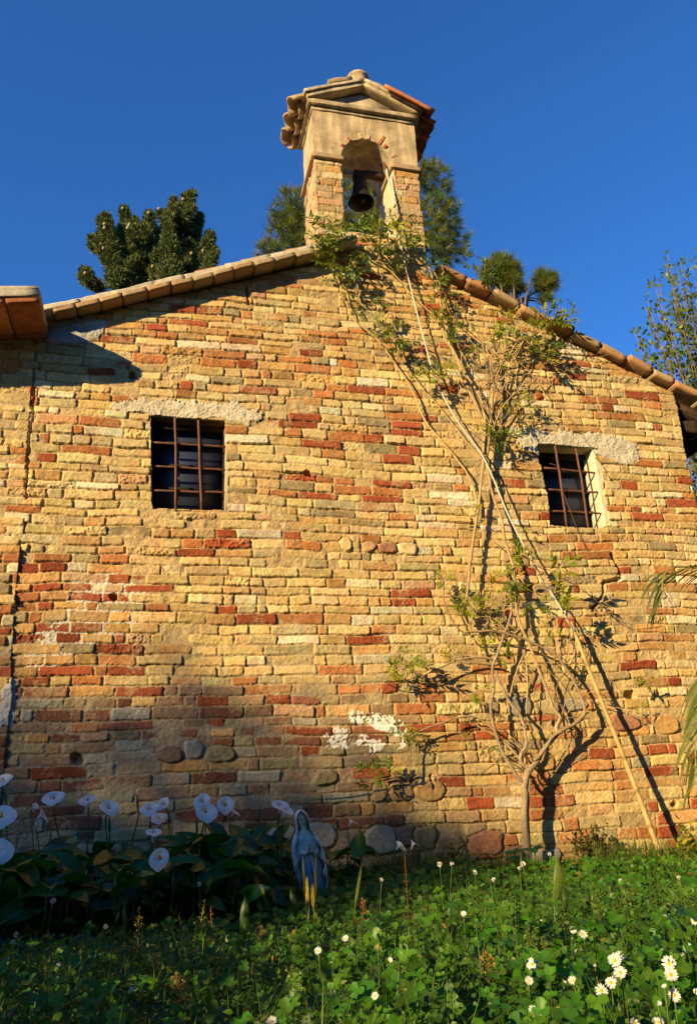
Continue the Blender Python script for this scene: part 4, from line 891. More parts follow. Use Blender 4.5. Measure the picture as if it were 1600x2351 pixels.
# palm at the right edge
r = np.random.default_rng(3); pc_ = np.array([4.9, -.95, 0]); palm = empty('palm_tree', pc_, 'feathery palm leaning its fronds in from the right edge', 'palm')
t = MB(); t.tube([pc_+(0, 0, -.1), pc_+(0, 0, .5), pc_+(0, 0, 1.35)], [.14, .15, .12], 12, (.2, .14, .08)); t.build('trunk', M_BARK, palm)
M_PALM = mat_leaf('palm_leaflets', trans=.25, rough=.4)
def frond(tip, mid_, nl, ll, col):
    A = pc_+np.array([0, 0, 1.4]); S = smooth_path([A, mid_, tip], 40); t = MB(); t.tube(S, np.linspace(.014, .003, 40), 5, (.30, .30, .08))
    tg = np.gradient(S, axis=0); tg /= np.linalg.norm(tg, axis=1, keepdims=True); idx = np.linspace(7, 39, nl)
    for sg in (-1, 1):
        for q in idx:
            i = int(q); sd = np.cross(tg[i], [0, 0, 1]); sd /= np.linalg.norm(sd); L = ll*math.sin(min(1, (i+4)/22)*1.5)*(1 if i < 30 else (1.25-(i-30)*.07))*r.uniform(.85, 1.1)
            d0 = tg[i]*.75+sd*sg*.7+np.array([0, 0, .1]); P = [S[i]]; d = d0/np.linalg.norm(d0)
            for k in range(4): d = d+np.array([0, 0, -.22-.05*k]); d /= np.linalg.norm(d); P.append(P[-1]+d*L/4)
            w = np.array([.004, .008, .007, .004, .0008]); sw = np.cross(tg[i], d); sw /= np.linalg.norm(sw)
            V = np.concatenate([np.array(P)+sw*w[:, None], np.array(P)-sw*w[:, None]]); t.add(V, [(k, k+1, k+6, k+5) for k in range(4)], c=np.array(col)*r.uniform(.75, 1.2))
    t.build('frond', M_PALM, palm)
yp = -.9
frond(W(1512, 1385, yp), W(1590, 1300, yp), 50, .30, (.06, .085, .02)); frond(W(1590, 1800, yp-.1), W(1660, 1620, yp-.1), 44, .3, (.12, .14, .03)); frond(W(1598, 1650, -.6), W(1680, 1500, -.6), 44, .34, (.12, .15, .03))
for a in (-1.2, -.5, .3, 1.0, 1.8, 2.6): frond(pc_+np.array([math.cos(a)*1.1, math.sin(a)*.8-.1, 1.5+r.normal(0, .2)]), pc_+np.array([math.cos(a)*.6, math.sin(a)*.5, 2.05]), 40, .3, (.11, .13, .03))

# tall tree off to the left that shades the lower wall (outside the frame)
def shade_tree(base, H, blobs, n, ls, label, seed):
    r = np.random.default_rng(seed); o = empty('broadleaf_tree', base, label, 'tree', None); base = np.array(base)
    t = MB(); t.tube(smooth_path([base+(0, 0, -.2), base+(.1, 0, H*.3), base+(0, .1, H*.6), base+(0, 0, H*.9)], 14), np.linspace(.3, .06, 14), 10, (.2, .14, .09))
    w = np.array([b[3]**3 for b in blobs]); k = r.choice(len(blobs), n, p=w/w.sum()); B = np.array([b[:3] for b in blobs]); Rr = np.array([b[3] for b in blobs])
    for b_ in B: t.tube(smooth_path([base+(0, 0, H*.35), (base+(0, 0, H*.5)+b_)/2, b_], 8), np.linspace(.1, .02, 8), 6, (.2, .14, .09))
    t.build('trunk', M_BARK, o)
    d = r.normal(0, 1, (n, 3)); d /= np.linalg.norm(d, axis=1, keepdims=True); P = B[k]+d*(Rr[k]*r.uniform(0, 1, n)**.42*r.uniform(.7, 1.25, n))[:, None]
    V, F, C = scatter(LT*np.array([1, 1.8, 1]), LF, P, frames(r.normal(0, 1, d.shape), r.normal(0, 1, d.shape)), r.uniform(.7, 1.3, n)*ls, np.array([.05, .08, .02])*r.uniform(.6, 1.4, (n, 1)))
    mk('crown', V, F, M_NEED, o, C); return o
DIST = 26.0; SH = SUN*DIST/math.cos(EL); ea = np.array([math.cos(AZ), -math.sin(AZ), 0]); 
# silhouette wanted on the wall plane: (x on wall, z on wall)
def on_sun(xw_, zw_): return np.array([xw_, 0, zw_+.38])+SH
bl = []
for (x, z, R_) in ((-1.6, .55, .75), (-.9, .45, .75), (-.3, .35, .75), (.3, .20, .72), (.9, .02, .68), (1.4, -.25, .65), (1.85, -.55, .6), (-1.2, -.6, 1.1), (-.2, -.9, 1.1), (.7, -1.2, 1.1), (-2.6, .6, 1.0), (-3.4, -.2, 1.3), (-2.2, -1.2, 1.3), (1.5, -1.6, 1.0), (0, -2.4, 1.4), (-1.5, -2.6, 1.5), (2.6, -2.6, .9), (1.6, -3.2, 1.2)):
    p = on_sun(x, z); bl.append((p[0]+rng.normal(0, .1), p[1]+rng.normal(0, .1), p[2], R_))
for (x, z, R_) in ((.2, -.75, .75), (.9, -1.0, .7), (1.5, -1.25, .62), (-.6, -.6, .8), (-1.5, -.7, .9), (1.1, -.75, .5), (.6, -.55, .55), (2.2, -.62, .5), (2.1, -.95, .6), (2.6, -1.15, .6), (1.8, -.7, .5)):
    p = on_sun(x, z); bl += [(p[0], p[1], p[2], R_)]*2
bp = on_sun(-.8, 0); shade_tree((bp[0], bp[1], 0), bp[2]-1, bl, 8600, .17, 'leafy tree standing well off to the left of the chapel', 8)

for i, (a, D, H, lab) in enumerate(((20, 11, 9, 'unseen tree added behind the camera on the left to dim sky light'), (-4, 10, 8.5, 'unseen tree added directly behind the camera to dim sky light'), (-28, 10, 8.5, 'unseen tree added behind the camera on the right to dim sky light'), (-52, 11, 9, 'unseen tree added far to the right to dim sky light'), (-76, 12, 9, 'unseen tree added beyond the palm to dim sky light'), (88, 12, 7, 'unseen tree added far to the left to dim sky light'))):  # unseen trees added around the camera side to block part of the sky light
    p = np.array([-math.sin(rad(a))*D, -5*0-math.cos(rad(a))*D-3*math.cos(rad(a)), 0]); shade_tree(tuple(p), H, [(p[0]+rng.normal(0, 1.3), p[1]+rng.normal(0, 1.0), z, 2.5) for z in np.linspace(2, H-1, 8)], 5500, .46, lab, 50+i)

# bush added just outside the left edge of the frame to shade the foreground
def bush(base, pts, n, ls, label, seed):
    r = np.random.default_rng(seed); o = empty('shade_bush', base, label, 'bush'); B = np.array([p[:3] for p in pts]); Rr = np.array([p[3] for p in pts]); k = r.integers(len(pts), size=n); t = MB()
    for b_ in B:
        for _ in range(5): t.tube(smooth_path([np.array([b_[0]+r.normal(0, .04), b_[1]+r.normal(0, .04), -.05]), b_*[1, 1, .5], b_+r.normal(0, .1, 3)], 6), [.008, .007, .006, .005, .004, .002], 5, (.2, .14, .08))
    t.build('stems', M_BARK, o); d = r.normal(0, 1, (n, 3)); d /= np.linalg.norm(d, axis=1, keepdims=True); P = B[k]+d*(Rr[k]*r.uniform(0, 1, n)**.45)[:, None]; P[:, 2] = np.maximum(P[:, 2], .03)
    V, F, C = scatter(LT*np.array([1, 1.8, 1]), LF, P, frames(r.normal(0, 1, d.shape), r.normal(0, 1, d.shape)), r.uniform(.6, 1.3, n)*ls, np.array([.06, .10, .02])*r.uniform(.6, 1.4, (n, 1))); mk('foliage', V, F, M_VLEAF, o, C)
bush((-1.6, -4.0, 0), [(-1.25, -2.6, .42, .42), (-1.3, -3.0, .5, .46), (-1.4, -3.4, .55, .48), (-1.5, -3.8, .58, .50), (-1.6, -4.2, .58, .50), (-1.65, -4.6, .55, .48), (-1.7, -5.0, .52, .46), (-1.75, -5.35, .5, .44)], 3300, .075, 'unseen leafy bush added outside the left edge to shade the foreground', 4)
# ------------------------------------------------------------------ statue
M_PAINT = mat_rough('weathered_painted_plaster', rough=.75, bump=.2, scale=160, var=.16, vscale=35)
sp = W(727, 2056, -.92); sp[2] = ground_z(sp[0], sp[1])-.01; stt = W(690, 1863, -.92); SH_ = stt[2]-sp[2]
statue = empty('garden_statue', sp, 'painted statue of a veiled praying woman in a blue gown among the leaves', 'statue')
LEAN = np.array([(stt[0]-sp[0]), 0.0, 0]); sc_ = SH_/.47
def sxf(V):
    V = np.asarray(V)*sc_*np.array([1.06, 1.05, 1]); return sp+V+LEAN*(V[:, 2:3]/SH_)
S_T = [0, .03, .15, .35, .50, .62, .70, .76, .80, .84, .90, .95, .98, 1.0]
S_W = [.050, .050, .052, .060, .062, .066, .060, .040, .018, .018, .0275, .025, .016, .002]
S_D = [.042, .042, .045, .048, .048, .048, .044, .032, .018, .019, .030, .029, .019, .002]
nt_, ns_ = 96, 48; V, C = [], []; skin, gown, bod = np.array([.66, .55, .38]), np.array([.36, .42, .56]), np.array([.58, .60, .58])
for i in range(nt_):
    t = i/(nt_-1); w, d = np.interp(t, S_T, S_W), np.interp(t, S_T, S_D); z = t*.47
    for j in range(ns_):
        a = 2*np.pi*j/ns_; fr = math.cos(a); fx = math.sin(a)   # fr > 0 is the front (-y)
        fold = (1+.045*math.sin(9*a+2*math.sin(5*t))*(1 if t < .52 else .35)) if t < .76 else 1
        x, y = w*fx*fold, -d*fr*fold; c = gown*(1+.28*math.sin(13*a+6*t)) if t < .525 else bod
        if .735 < t < .80: c = skin
        if t >= .80:
            c = skin; u = fx; h = (t-.80)/.2
            if fr > 0:
                y -= .0065*math.exp(-(u/.16)**2)*np.clip((.62-h)/.25, 0, 1)*(h > .30)     # nose
                y -= .002*math.exp(-((h-.12)/.08)**2)*math.exp(-(u/.3)**2)
                y += .003*math.exp(-((abs(u)-.40)/.16)**2)*math.exp(-((h-.58)/.07)**2)     # eye sockets
                if abs(abs(u)-.38) < .13 and abs(h-.56) < .035: c = np.array([.07, .06, .05])
                if abs(abs(u)-.38) < .17 and abs(h-.66) < .025: c = np.array([.2, .15, .09])
                if abs(u) < .2 and abs(h-.27) < .03: c = np.array([.40, .20, .14])
            if h > .74 or abs(u) > .86 or fr < 0: c = np.array([.30, .25, .17])            # hair at the brow
        V.append((x, y, z)); C.append(c)
Q = [(i*ns_+j, i*ns_+(j+1) % ns_, (i+1)*ns_+(j+1) % ns_, (i+1)*ns_+j) for i in range(nt_-1) for j in range(ns_)]
mk('body', sxf(V), np.array(Q), M_PAINT, statue, np.clip(C, .01, 1), smooth=True)
# mantle: open shell over head and shoulders
M_T = [.06, .12, .25, .38, .50, .60, .68, .74, .80, .86, .92, .97, 1.0, 1.022]
M_W = [.052, .060, .076, .084, .084, .080, .070, .054, .040, .038, .037, .032, .023, .006]
M_D = [.046, .050, .056, .058, .056, .056, .052, .046, .041, .040, .039, .034, .025, .006]
M_O = [1.15, 1.05, .95, .85, .80, .78, .80, .88, 1.0, 1.02, .95, .70, .3, .0]
nt2, na = 80, 56; V, C = [], []
for lay in (0, 1):
    for i in range(nt2):
        t = M_T[0]+(M_T[-1]-M_T[0])*i/(nt2-1); w, d, op = np.interp(t, M_T, M_W), np.interp(t, M_T, M_D), np.interp(t, M_T, M_O)
        wav = .13*math.sin(34*t)*(t < .74)
        for j in range(na):
            f = j/(na-1); o1, o2 = op+wav, op+.13*math.sin(31*t+1.7)*(t < .74); a = o1+(2*np.pi-o1-o2)*f
            fold = 1+.03*math.sin(11*a+7*t)*(t < .78); e = min(f, 1-f); lip = 1+.10*math.exp(-(e/.05)**2)*(t < .78)
            th = 1-.07*lay; V.append((w*math.sin(a)*fold*lip*th, -d*math.cos(a)*fold*lip*th, t*.47*(1 if not lay else .998)))
            c = np.array([.80, .80, .75])*(1+.05*math.sin(11*a)); c = np.array([.10, .13, .20]) if .014 < e < .034 else c; C.append(c)
N2 = nt2*na; Q = []
for i in range(nt2-1):
    for j in range(na-1):
        k = i*na+j; Q.append((k, k+1, k+na+1, k+na)); Q.append((N2+k, N2+k+na, N2+k+na+1, N2+k+1))
    for k in (i*na, i*na+na-1): Q.append((k, k+na, N2+k+na, N2+k))
for j in range(na-1): Q.append((j, j+1, N2+j+1, N2+j))
mk('mantle', sxf(V), np.array(Q), M_PAINT, statue, C, smooth=True)
sl2 = MB(); ring = [(.066*math.sin(a), -.055*math.cos(a), .245+.003*math.cos(2*a)) for a in np.linspace(-1.2, 1.2, 15)]
V = np.concatenate([np.array(ring)+(0, 0, .010), np.array(ring)-(0, 0, .010)]); sl2.add(sxf(V), [(k, k+1, k+16, k+15) for k in range(14)], c=(.32, .40, .58))
for x0, x1 in ((-.016, -.020), (.004, .012)):
    for zz in range(1):
        P = np.array([(x0+(x1-x0)*f, -.056-.002*f, .24-.17*f) for f in np.linspace(0, 1, 9)]); V = np.concatenate([P-(.008, 0, 0), P+(.008, 0, 0)]); sl2.add(sxf(V), [(k, k+1, k+10, k+9) for k in range(8)], c=(.36, .43, .58))
sl2.build('sash', M_PAINT, statue)
dl = MB()
for a, b_ in (((.036, .23), (-.012, .07)), ((.03, .15), (.0, .09)), ((-.02, .20), (.034, .06)), ((.012, .23), (.01, .02)), ((-.034, .23), (-.03, .05))):
    P = np.array([(a[0]+(b_[0]-a[0])*f, -.060+.02*abs(a[0]+(b_[0]-a[0])*f)/.03, a[1]+(b_[1]-a[1])*f) for f in np.linspace(0, 1, 8)]); dl.tube(sxf(P), .0011, 4, (.04, .06, .14))
dl.build('painted_folds', M_PAINT, statue)
for sg in (-1, 1):
    hd = MB(); B = np.array([sg*.010, -.068, .262])
    hd.rock(sxf([B+(0, -.003, .014)])[0], (.0042, .0095, .016), c=skin, rnd=.9, n=7)
    for k, (oy, L) in enumerate(((-.0085, .030), (-.003, .035), (.0025, .033), (.0075, .026))):
        p0 = B+np.array([0, oy*.9-.003, .024]); p1 = p0+np.array([-sg*.0035, .001, L*.5]); p2 = p0+np.array([-sg*.0075, .003, L]); hd.tube(sxf([p0, p1, p2]), [.0026, .0024, .0016], 6, skin)
    hd.tube(sxf([B+(0, .007, .006), B+(-sg*.001, .012, .016), B+(-sg*.004, .012, .026)]), [.003, .0026, .0018], 6, skin)
    hd.tube(sxf([B+(0, 0, .004), B+(sg*.012, .008, -.006), B+(sg*.034, .018, .004)]), [.007, .009, .013], 8, bod)
    hd.build('hand', M_PAINT, statue, smooth=True)

# ------------------------------------------------------------------ calla lilies
M_SPATHE = mat_leaf('calla_spathe', color=(.86, .86, .84), trans=.3, rough=.5, tint=(1, 1, .95), var=.05, vscale=20, spec=.3)
M_SPADIX = mat_rough('calla_spadix', color=(.75, .38, .03), rough=.7, bump=.3, scale=400, var=.1)
M_STEM = mat_leaf('green_stem', color=(.085, .13, .03), trans=.1, rough=.5, var=.3)
M_CLEAF = mat_leaf('calla_leaf', tint=(.7, 1.3, .4), trans=.22, rough=.35, var=.3, vscale=25)
def spathe(seed, open_=1.0, tipw=1.0):
    r = np.random.default_rng(seed); ns, na = 12, 30; V = []; ph = r.uniform(0, 6)
    for i in range(ns):
        s = i/(ns-1); rad_ = .0055+.048*open_*s**2.0; h = .070*(1-(1-s)**1.5)*1.0-.012*s**4*open_
        for j in range(na):
            a = -np.pi*1.04+2.08*np.pi*j/(na-1); front = (1+math.cos(a))/2; rr = rad_*(1+.50*front**2*s**2*tipw-.12*(1-front)*s+.05*s**3*math.sin(2*a+ph))+.0012*j/na
            zz = h+.010*s*s*(1-front)*1.2-.016*front**3*s**5*open_+.0028*math.sin(3*a+ph)*s**3; tip = max(0, front-.985)/.015
            rr += .012*tip*s**4
            V.append((rr*math.cos(a), rr*math.sin(a), zz-.006*tip*s**6))
    Q = [(i*na+j, i*na+j+1, (i+1)*na+j+1, (i+1)*na+j) for i in range(ns-1) for j in range(na-1)]; return np.array(V), np.array(Q)
SPV = [spathe(k, o, t) for k, (o, t) in enumerate(((1.0, 1.0), (1.1, .8), (.8, 1.2), (.45, 1.0), (1.2, 1.1)))]
def calla(px, py, yp, size, tilt, az, var, label, root=None, bud=False):
    size *= .74
    """tilt: how far the cup leans (deg), az: heading of its tip (deg, 0 = to the right, 90 = away from the camera)"""
    P = W(px, py, yp); gx_, gy_ = (P[0]+(root or rng.normal(0, .05)), P[1]+rng.uniform(.0, .12)); g = np.array([gx_, gy_, ground_z(gx_, gy_)])
    o = empty('calla_lily', g, label, 'flower', 'calla lilies in bloom along the wall'); k = size/.115
    d = np.array([math.cos(rad(az)), math.sin(rad(az)), 0]); ax = math.sin(rad(tilt))*d+math.cos(rad(tilt))*np.array([0, 0, 1.]); x = d*math.cos(rad(tilt))-math.sin(rad(tilt))*np.array([0, 0, 1.]); R = np.stack([x, np.cross(ax, x), ax], 1)
    org = P-ax*.045*k
    S = smooth_path([g-(0, 0, .01), (g*.5+org*.5)+np.array([rng.normal(0, .012), 0, 0]), org-ax*.05*k, org], 16); t = MB(); t.tube(S, np.linspace(.0065, .0048, 16)*k, 8); t.build('stem', M_STEM, o, smooth=True)
    if bud:
        t = MB(); t.tube([org-ax*.01, org+ax*.03*k, org+ax*.065*k, org+ax*.10*k], [.004, .0095*k, .007*k, .001], 9); t.build('bud', M_STEM, o, smooth=True); return o
    V, Q = SPV[var]; mk('spathe', (V*k)@R.T+org, Q, M_SPATHE, o, smooth=True)
    t = MB(); t.tube(np.array([(0, 0, .010), (.001, 0, .038), (.003, 0, .066)])@R.T*k+org, [.0056*k, .0060*k, .0036*k], 8); t.build('spadix', M_SPADIX, o, smooth=True); return o
CA = [(10,1793,-.8,.12,24,250,0,'calla lily cut by the left edge, topmost of the white blooms there'),(125,1833,-.85,.125,20,262,1,'broad flat calla lily standing on its own thick dark stem, second group from the left'),
 (5,1872,-1.2,.13,30,275,4,'large calla lily at the left edge below the topmost one'),(-6,1952,-1.5,.13,35,280,4,'lowest calla lily at the left edge, mostly cut off'),
 (80,1853,-.8,.075,30,-60,3,'half-open greenish calla lily, taller of the pair beside the left flat bloom'),(95,1871,-.85,.085,45,-10,2,'small drooping calla lily, lower of the pair with crossed stems at left'),
 (203,1838,-.75,.105,14,250,1,'flat calla lily seen edge-on above two slanting stems at left'),(250,1854,-.85,.12,28,290,0,'calla lily opening to the right over a slanting green bud'),
 (345,1858,-.8,.115,24,262,0,'left bloom of the trio of calla lilies in the middle of the leaf bed'),(378,1845,-.75,.10,40,240,2,'calla lily on the long leaning stem, right bloom of the middle trio'),
 (366,1880,-.7,.115,14,265,1,'flat calla lily seen from below, lowest of the middle trio'),(352,1915,-1.15,.11,8,280,2,'funnel-shaped calla lily seen from the side under the middle trio'),
 (368,1968,-1.55,.10,58,255,0,'heart-shaped calla lily facing the camera, nearest bloom at left'),(466,1838,-.8,.105,44,250,0,'upper left bloom in the tight calla cluster left of the statue'),
 (473,1861,-.9,.115,38,278,4,'lowest bloom in the tight calla cluster left of the statue'),(518,1845,-.85,.105,58,268,0,'wide open calla lily showing its spadix, right bloom of the tight cluster'),
 (536,1866,-.8,.075,25,-25,2,'small calla lily half hidden behind the wide open one'),(642,1850,-.8,.11,18,285,1,'calla lily above the statue head, pointing left'),(656,1862,-.85,.10,22,300,2,'calla lily with visible orange spadix just left of the statue head'),
 (806,1888,-.75,.085,24,-10,2,'single calla lily on a bare stem right of the statue'),(915,1942,-.8,.085,38,20,2,'left one of the two small calla lilies before the round stones'),(948,1938,-.85,.085,24,-15,2,'right one of the two small calla lilies before the round stones')]
for a in CA: calla(*a)
for (x, y, lab) in ((316,1840,'slim upright green calla bud, tallest in the leaf bed'),(252,1890,'slanting green calla bud under the bloom that opens to the right'),(452,1893,'pale green calla bud leaning below the tight cluster'),(594,1868,'green calla bud between the tight cluster and the statue')): calla(x, y, -.8, .11, rng.uniform(-8, 8), 0, 0, lab, bud=True)
# leaves
ls_, lv_ = np.linspace(0, 1, 9), np.linspace(-1, 1, 7); V = []
for s in ls_:
    w = .40*(1-s)**.75*(s+.05)**.30*1.25
    for v in lv_: V.append((s-.16*(1-s)**4*abs(v), w*v, .28*w*abs(v)**1.3*2-.55*s*s*.5+.030*math.sin(9*s+2*v)*abs(v)))
CLT = np.array(V); CLF = np.array([(i*7+j, (i+1)*7+j, (i+1)*7+j+1, i*7+j+1) for i in range(8) for j in range(6)])
r = np.random.default_rng(19)
def calla_clump(x0, x1, ya, yb_, n, htop, label, size=(.09, .19)):
    px_ = r.uniform(x0, x1, n); yy = r.uniform(ya, yb_, n); pts = np.array([W(x, 1950, y) for x, y in zip(px_, yy)]); o = empty('calla_leaf_clump', (pts[:, 0].mean(), pts[:, 1].mean(), 0), label, 'plant', 'calla leaf clumps along the wall')
    pos, dr, up, sc, cl = [], [], [], [], []; t = MB()
    for p in pts:
        for _ in range(1):
            h = htop*r.uniform(.06, 1.0)**.9; a = r.uniform(0, 2*np.pi); d = np.array([math.cos(a), math.sin(a)-.45, r.uniform(-.4, .9)]); b = np.array([p[0], p[1], h*.72]); q_ = PX(b+d/np.linalg.norm(d)*.14)
            if p[1] < -.75 and 640 < q_[0] < 775: continue
            pos.append(b); dr.append(d); up.append(np.array([r.normal(0, .3), -.35+r.normal(0, .3), 1.0])); sc.append(r.uniform(*size)); cl.append(np.array([.026, .098, .014])*r.uniform(.5, 1.6)*np.array([r.uniform(.8, 1.15), 1, r.uniform(.8, 1.2)]))
            t.tube([np.array([p[0]+r.normal(0, .03), p[1]+.03, -.02]), b*.5+np.array([p[0], p[1], 0])*.5, b], [.005, .004, .003], 5, (.5, .5, .5))
    V, F, C = scatter(CLT, CLF, np.array(pos), frames(np.array(dr), np.array(up)), np.array(sc), np.array(cl)); mk('foliage', V, F, M_CLEAF, o, C, smooth=True); t.build('stems', M_STEM, o)
calla_clump(-90, 110, -1.7, -.55, 95, .36, 'dark calla leaves at the left edge of the picture'); calla_clump(90, 300, -1.65, -.5, 105, .35, 'dark calla leaves under the edge-on blooms at left'); calla_clump(280, 470, -1.6, -.5, 100, .32, 'dark calla leaves around the heart-shaped near bloom')
calla_clump(430, 560, -1.5, -.5, 90, .40, 'tall calla leaves below the tight cluster of blooms'); calla_clump(540, 672, -1.45, -.45, 100, .36, 'dark calla leaves immediately left of the statue'); calla_clump(735, 830, -.8, -.4, 14, .26, 'few calla leaves right of the statue', (.10, .17)); calla_clump(1160, 1230, -.45, -.2, 6, .16, 'small leaves at the foot of the vine trunk', (.06, .10))

# ------------------------------------------------------------------ ground cover
M_CLOV = mat_leaf('clover_leaf', trans=.45, rough=.42, var=.2, vscale=90, tint=(1.15, 1.35, .35)); M_GRASS = mat_leaf('grass_blade', trans=.3, rough=.45, var=.2, vscale=40)
th = np.linspace(-1.15, 1.15, 7); V = [(0, 0, 0)]+[(.62*(1+.0)*math.cos(a)*1.0+.38, .50*math.sin(a)*1.05, .10*abs(math.sin(a))) for a in th]; V[4] = (.93, 0, .0); V.insert(1, (.12, -.30, .05)); V.append((.12, .30, .05)); V.append((.5, 0, -.02))
LFT = np.array(V); k_ = len(V)-1; CLOVF = np.array([(k_, i, i+1) for i in range(0, k_-1)]+[(k_, k_-1, 0)])
r = np.random.default_rng(123)
def xlim(y): return W(0, 2100, y)[0], W(1600, 2100, y)[0]
def rpoints(n, d0, d1, pw=1.0, margin=.25):
    """points on the ground whose distance from the camera line runs d0..d1"""
    D = d0+(d1-d0)*r.uniform(0, 1, n)**pw; y = D-5; L = np.array([xlim(v) for v in (d0-5, d1-5)]); f = (D-d0)/(d1-d0); a = L[0, 0]+(L[1, 0]-L[0, 0])*f-margin; b_ = L[0, 1]+(L[1, 1]-L[0, 1])*f+margin
    u = r.uniform(0, 1, n); x = a+(b_-a)*u; return x, y, D, (x-(a+margin))/(b_-a-2*margin)
def clover(n, d0, d1, hfun, ls, pw, colA):
    x, y, D, u = rpoints(n, d0, d1, pw); cl_ = .5+.35*np.sin(x*9+1+2*np.sin(y*5))*np.cos(y*11+x*3)+.25*np.sin(x*23)*np.cos(y*19)+r.normal(0, .25, n); H = hfun(u, D)*np.clip(r.beta(1.7, 1.2, n)*(.70+.45*cl_), .10, 1.25); g = ground_z(x, y); S = (.5+1.15*r.uniform(0, 1, n)**1.6)*ls
    kp = r.uniform(0, 1, n) < np.interp(u, [-.2, .3, .5, 1], [.55, .7, 1, 1]); x, y, D, u, H, g, S = [q[kp] for q in (x, y, D, u, H, g, S)]; n = len(x)
    up = np.stack([r.normal(-.30, .42, n), r.normal(-.62, .45, n), np.ones(n)], 1); up /= np.linalg.norm(up, axis=1, keepdims=True); top = np.stack([x, y, g+H], 1); a0 = r.uniform(0, 6.28, n)
    col = np.array(colA)*r.uniform(.5, 1.5, (n, 1))*np.stack([r.uniform(.75, 1.35, n), np.ones(n), r.uniform(.6, 1.3, n)], 1); yl = r.uniform(0, 1, n) < .02; col[yl] = np.array([.22, .17, .03])
    Vs, Fs, Cs, m_ = [], [], [], 0
    for k in range(3):
        a = a0+k*2.094+r.normal(0, .12, n); e = np.stack([np.cos(a), np.sin(a), np.zeros(n)], 1); e -= up*(e*up).sum(1, keepdims=True); e += up*r.normal(.12, .22, (n, 1))
        V, F, C = scatter(LFT, CLOVF, top, frames(e, up), S*r.uniform(.85, 1.1, n), col*r.uniform(.9, 1.1, (n, 1))); Vs.append(V); Fs.append(F+m_); Cs.append(C); m_ += len(V)
    w = .0011; ft = top.copy(); ft[:, 2] = g-.01; ft[:, :2] += r.normal(0, .02, (n, 2)); V = np.stack([ft-(w, 0, 0), ft+(w, 0, 0), top], 1).reshape(-1, 3); Vs.append(V); Fs.append(np.arange(3*n).reshape(n, 3)+m_); Cs.append(np.repeat(col*1.1, 3, 0))
    return np.concatenate(Vs), np.concatenate(Fs), np.concatenate(Cs)
def mound(u, D): return 1+.16*np.sin(u*13+D*4)*np.sin(D*7+2)+.10*np.sin(u*31+3*D)
def hnear(u, D): return mound(np.asarray(u), np.asarray(D))*np.interp(u, [-.2, .25, .5, .8, 1.2], [.14, .15, .185, .215, .22])*np.interp(D, [.8, 1.3, 2.2, 2.6], [.85, 1.0, 1.0, .8])
A1 = clover(17000, .75, 2.5, hnear, .0148, .8, (.060, .175, .010))
A2 = clover(9000, 2.4, 4.75, lambda u, D: np.interp(u, [0, .4, .6, 1], [.07, .08, .11, .13])*np.interp(D, [2.4, 4.2, 4.75], [1, .9, .8]), .020, 1.0, (.060, .165, .011))
V = np.concatenate([A1[0], A2[0]]); F = np.concatenate([A1[1], A2[1]+len(A1[0])]); C = np.concatenate([A1[2], A2[2]])
o = mk('clover', V, F, M_CLOV, None, C); tag(o, 'green three-leaved clover covering the meadow', 'clover', kind='stuff')
def blades(x, y, H, wd_, lean, col):
    n = len(x); g = ground_z(x, y); a = r.uniform(0, 6.28, n); dx, dy = np.cos(a)*lean*H, np.sin(a)*lean*H; pa_ = a+r.normal(1.57, .5, n); sx, sy = np.cos(pa_)*wd_, np.sin(pa_)*wd_; Vs = []
    for f, wf in ((0, 1), (.4, .9), (.75, .55), (1, .04)):
        c = np.stack([x+dx*f*f, y+dy*f*f, g-.01+H*f*(1-.18*f*lean*2)], 1); s = np.stack([sx*wf, sy*wf, 0*sx], 1); Vs += [c-s, c+s]
    V = np.stack(Vs, 1).reshape(-1, 3); b = (np.arange(n)*8)[:, None]; F = np.concatenate([b+np.array([[2*k, 2*k+1, 2*k+3, 2*k+2]]) for k in range(3)]); return V, F, np.repeat(col, 8, 0)
def gcol(n, base): return np.array(base)*r.uniform(.6, 1.4, (n, 1))*np.stack([r.uniform(.8, 1.3, n), np.ones(n), r.uniform(.6, 1.3, n)], 1)
x1, y1, D1, u1 = rpoints(12000, .8, 2.6, .8); k1 = r.uniform(0, 1, 12000) < np.interp(u1, [0, .35, .7, 1], [1, .9, .45, .35]); x1, y1, D1, u1 = x1[k1], y1[k1], D1[k1], u1[k1]
B1 = blades(x1, y1, hnear(u1, D1)*r.uniform(.4, 1.55, len(x1)), r.uniform(.0008, .0024, len(x1)), r.uniform(.1, .8, len(x1)), gcol(len(x1), (.065, .15, .018)))
x2, y2, D2x, u2 = rpoints(16000, 2.5, 4.95, .8); H2 = np.interp(u2, [0, .4, .62, .8, 1], [.10, .08, .07, .13, .15])*r.uniform(.4, 1.15, len(x2)); B2 = blades(x2, y2, H2, r.uniform(.0012, .003, len(x2)), r.uniform(.1, .7, len(x2)), gcol(len(x2), (.07, .14, .018)))
x3 = W(1, 1, 0)[0]+0*np.zeros(2600); px3 = np.concatenate([r.uniform(1330, 1640, 1700), r.uniform(1010, 1200, 400), r.uniform(850, 1000, 500)]); P3 = np.array([W(a, 1980, -.12) for a in px3]); B3 = blades(P3[:, 0], r.uniform(-.5, -.06, 2600), r.uniform(.06, .27, 2600)*np.where(px3 > 1300, 1, .75), r.uniform(.0012, .0028, 2600), r.uniform(.1, .7, 2600), gcol(2600, (.09, .15, .02)))
o0 = 0; Vs, Fs, Cs = [], [], []
for V, F, C in (B1, B2, B3): Vs.append(V); Fs.append(F+o0); Cs.append(C); o0 += len(V)
o = mk('grass', np.concatenate(Vs), np.concatenate(Fs), M_GRASS, None, np.concatenate(Cs)); tag(o, 'fine green grass growing through the clover', 'grass', kind='stuff')
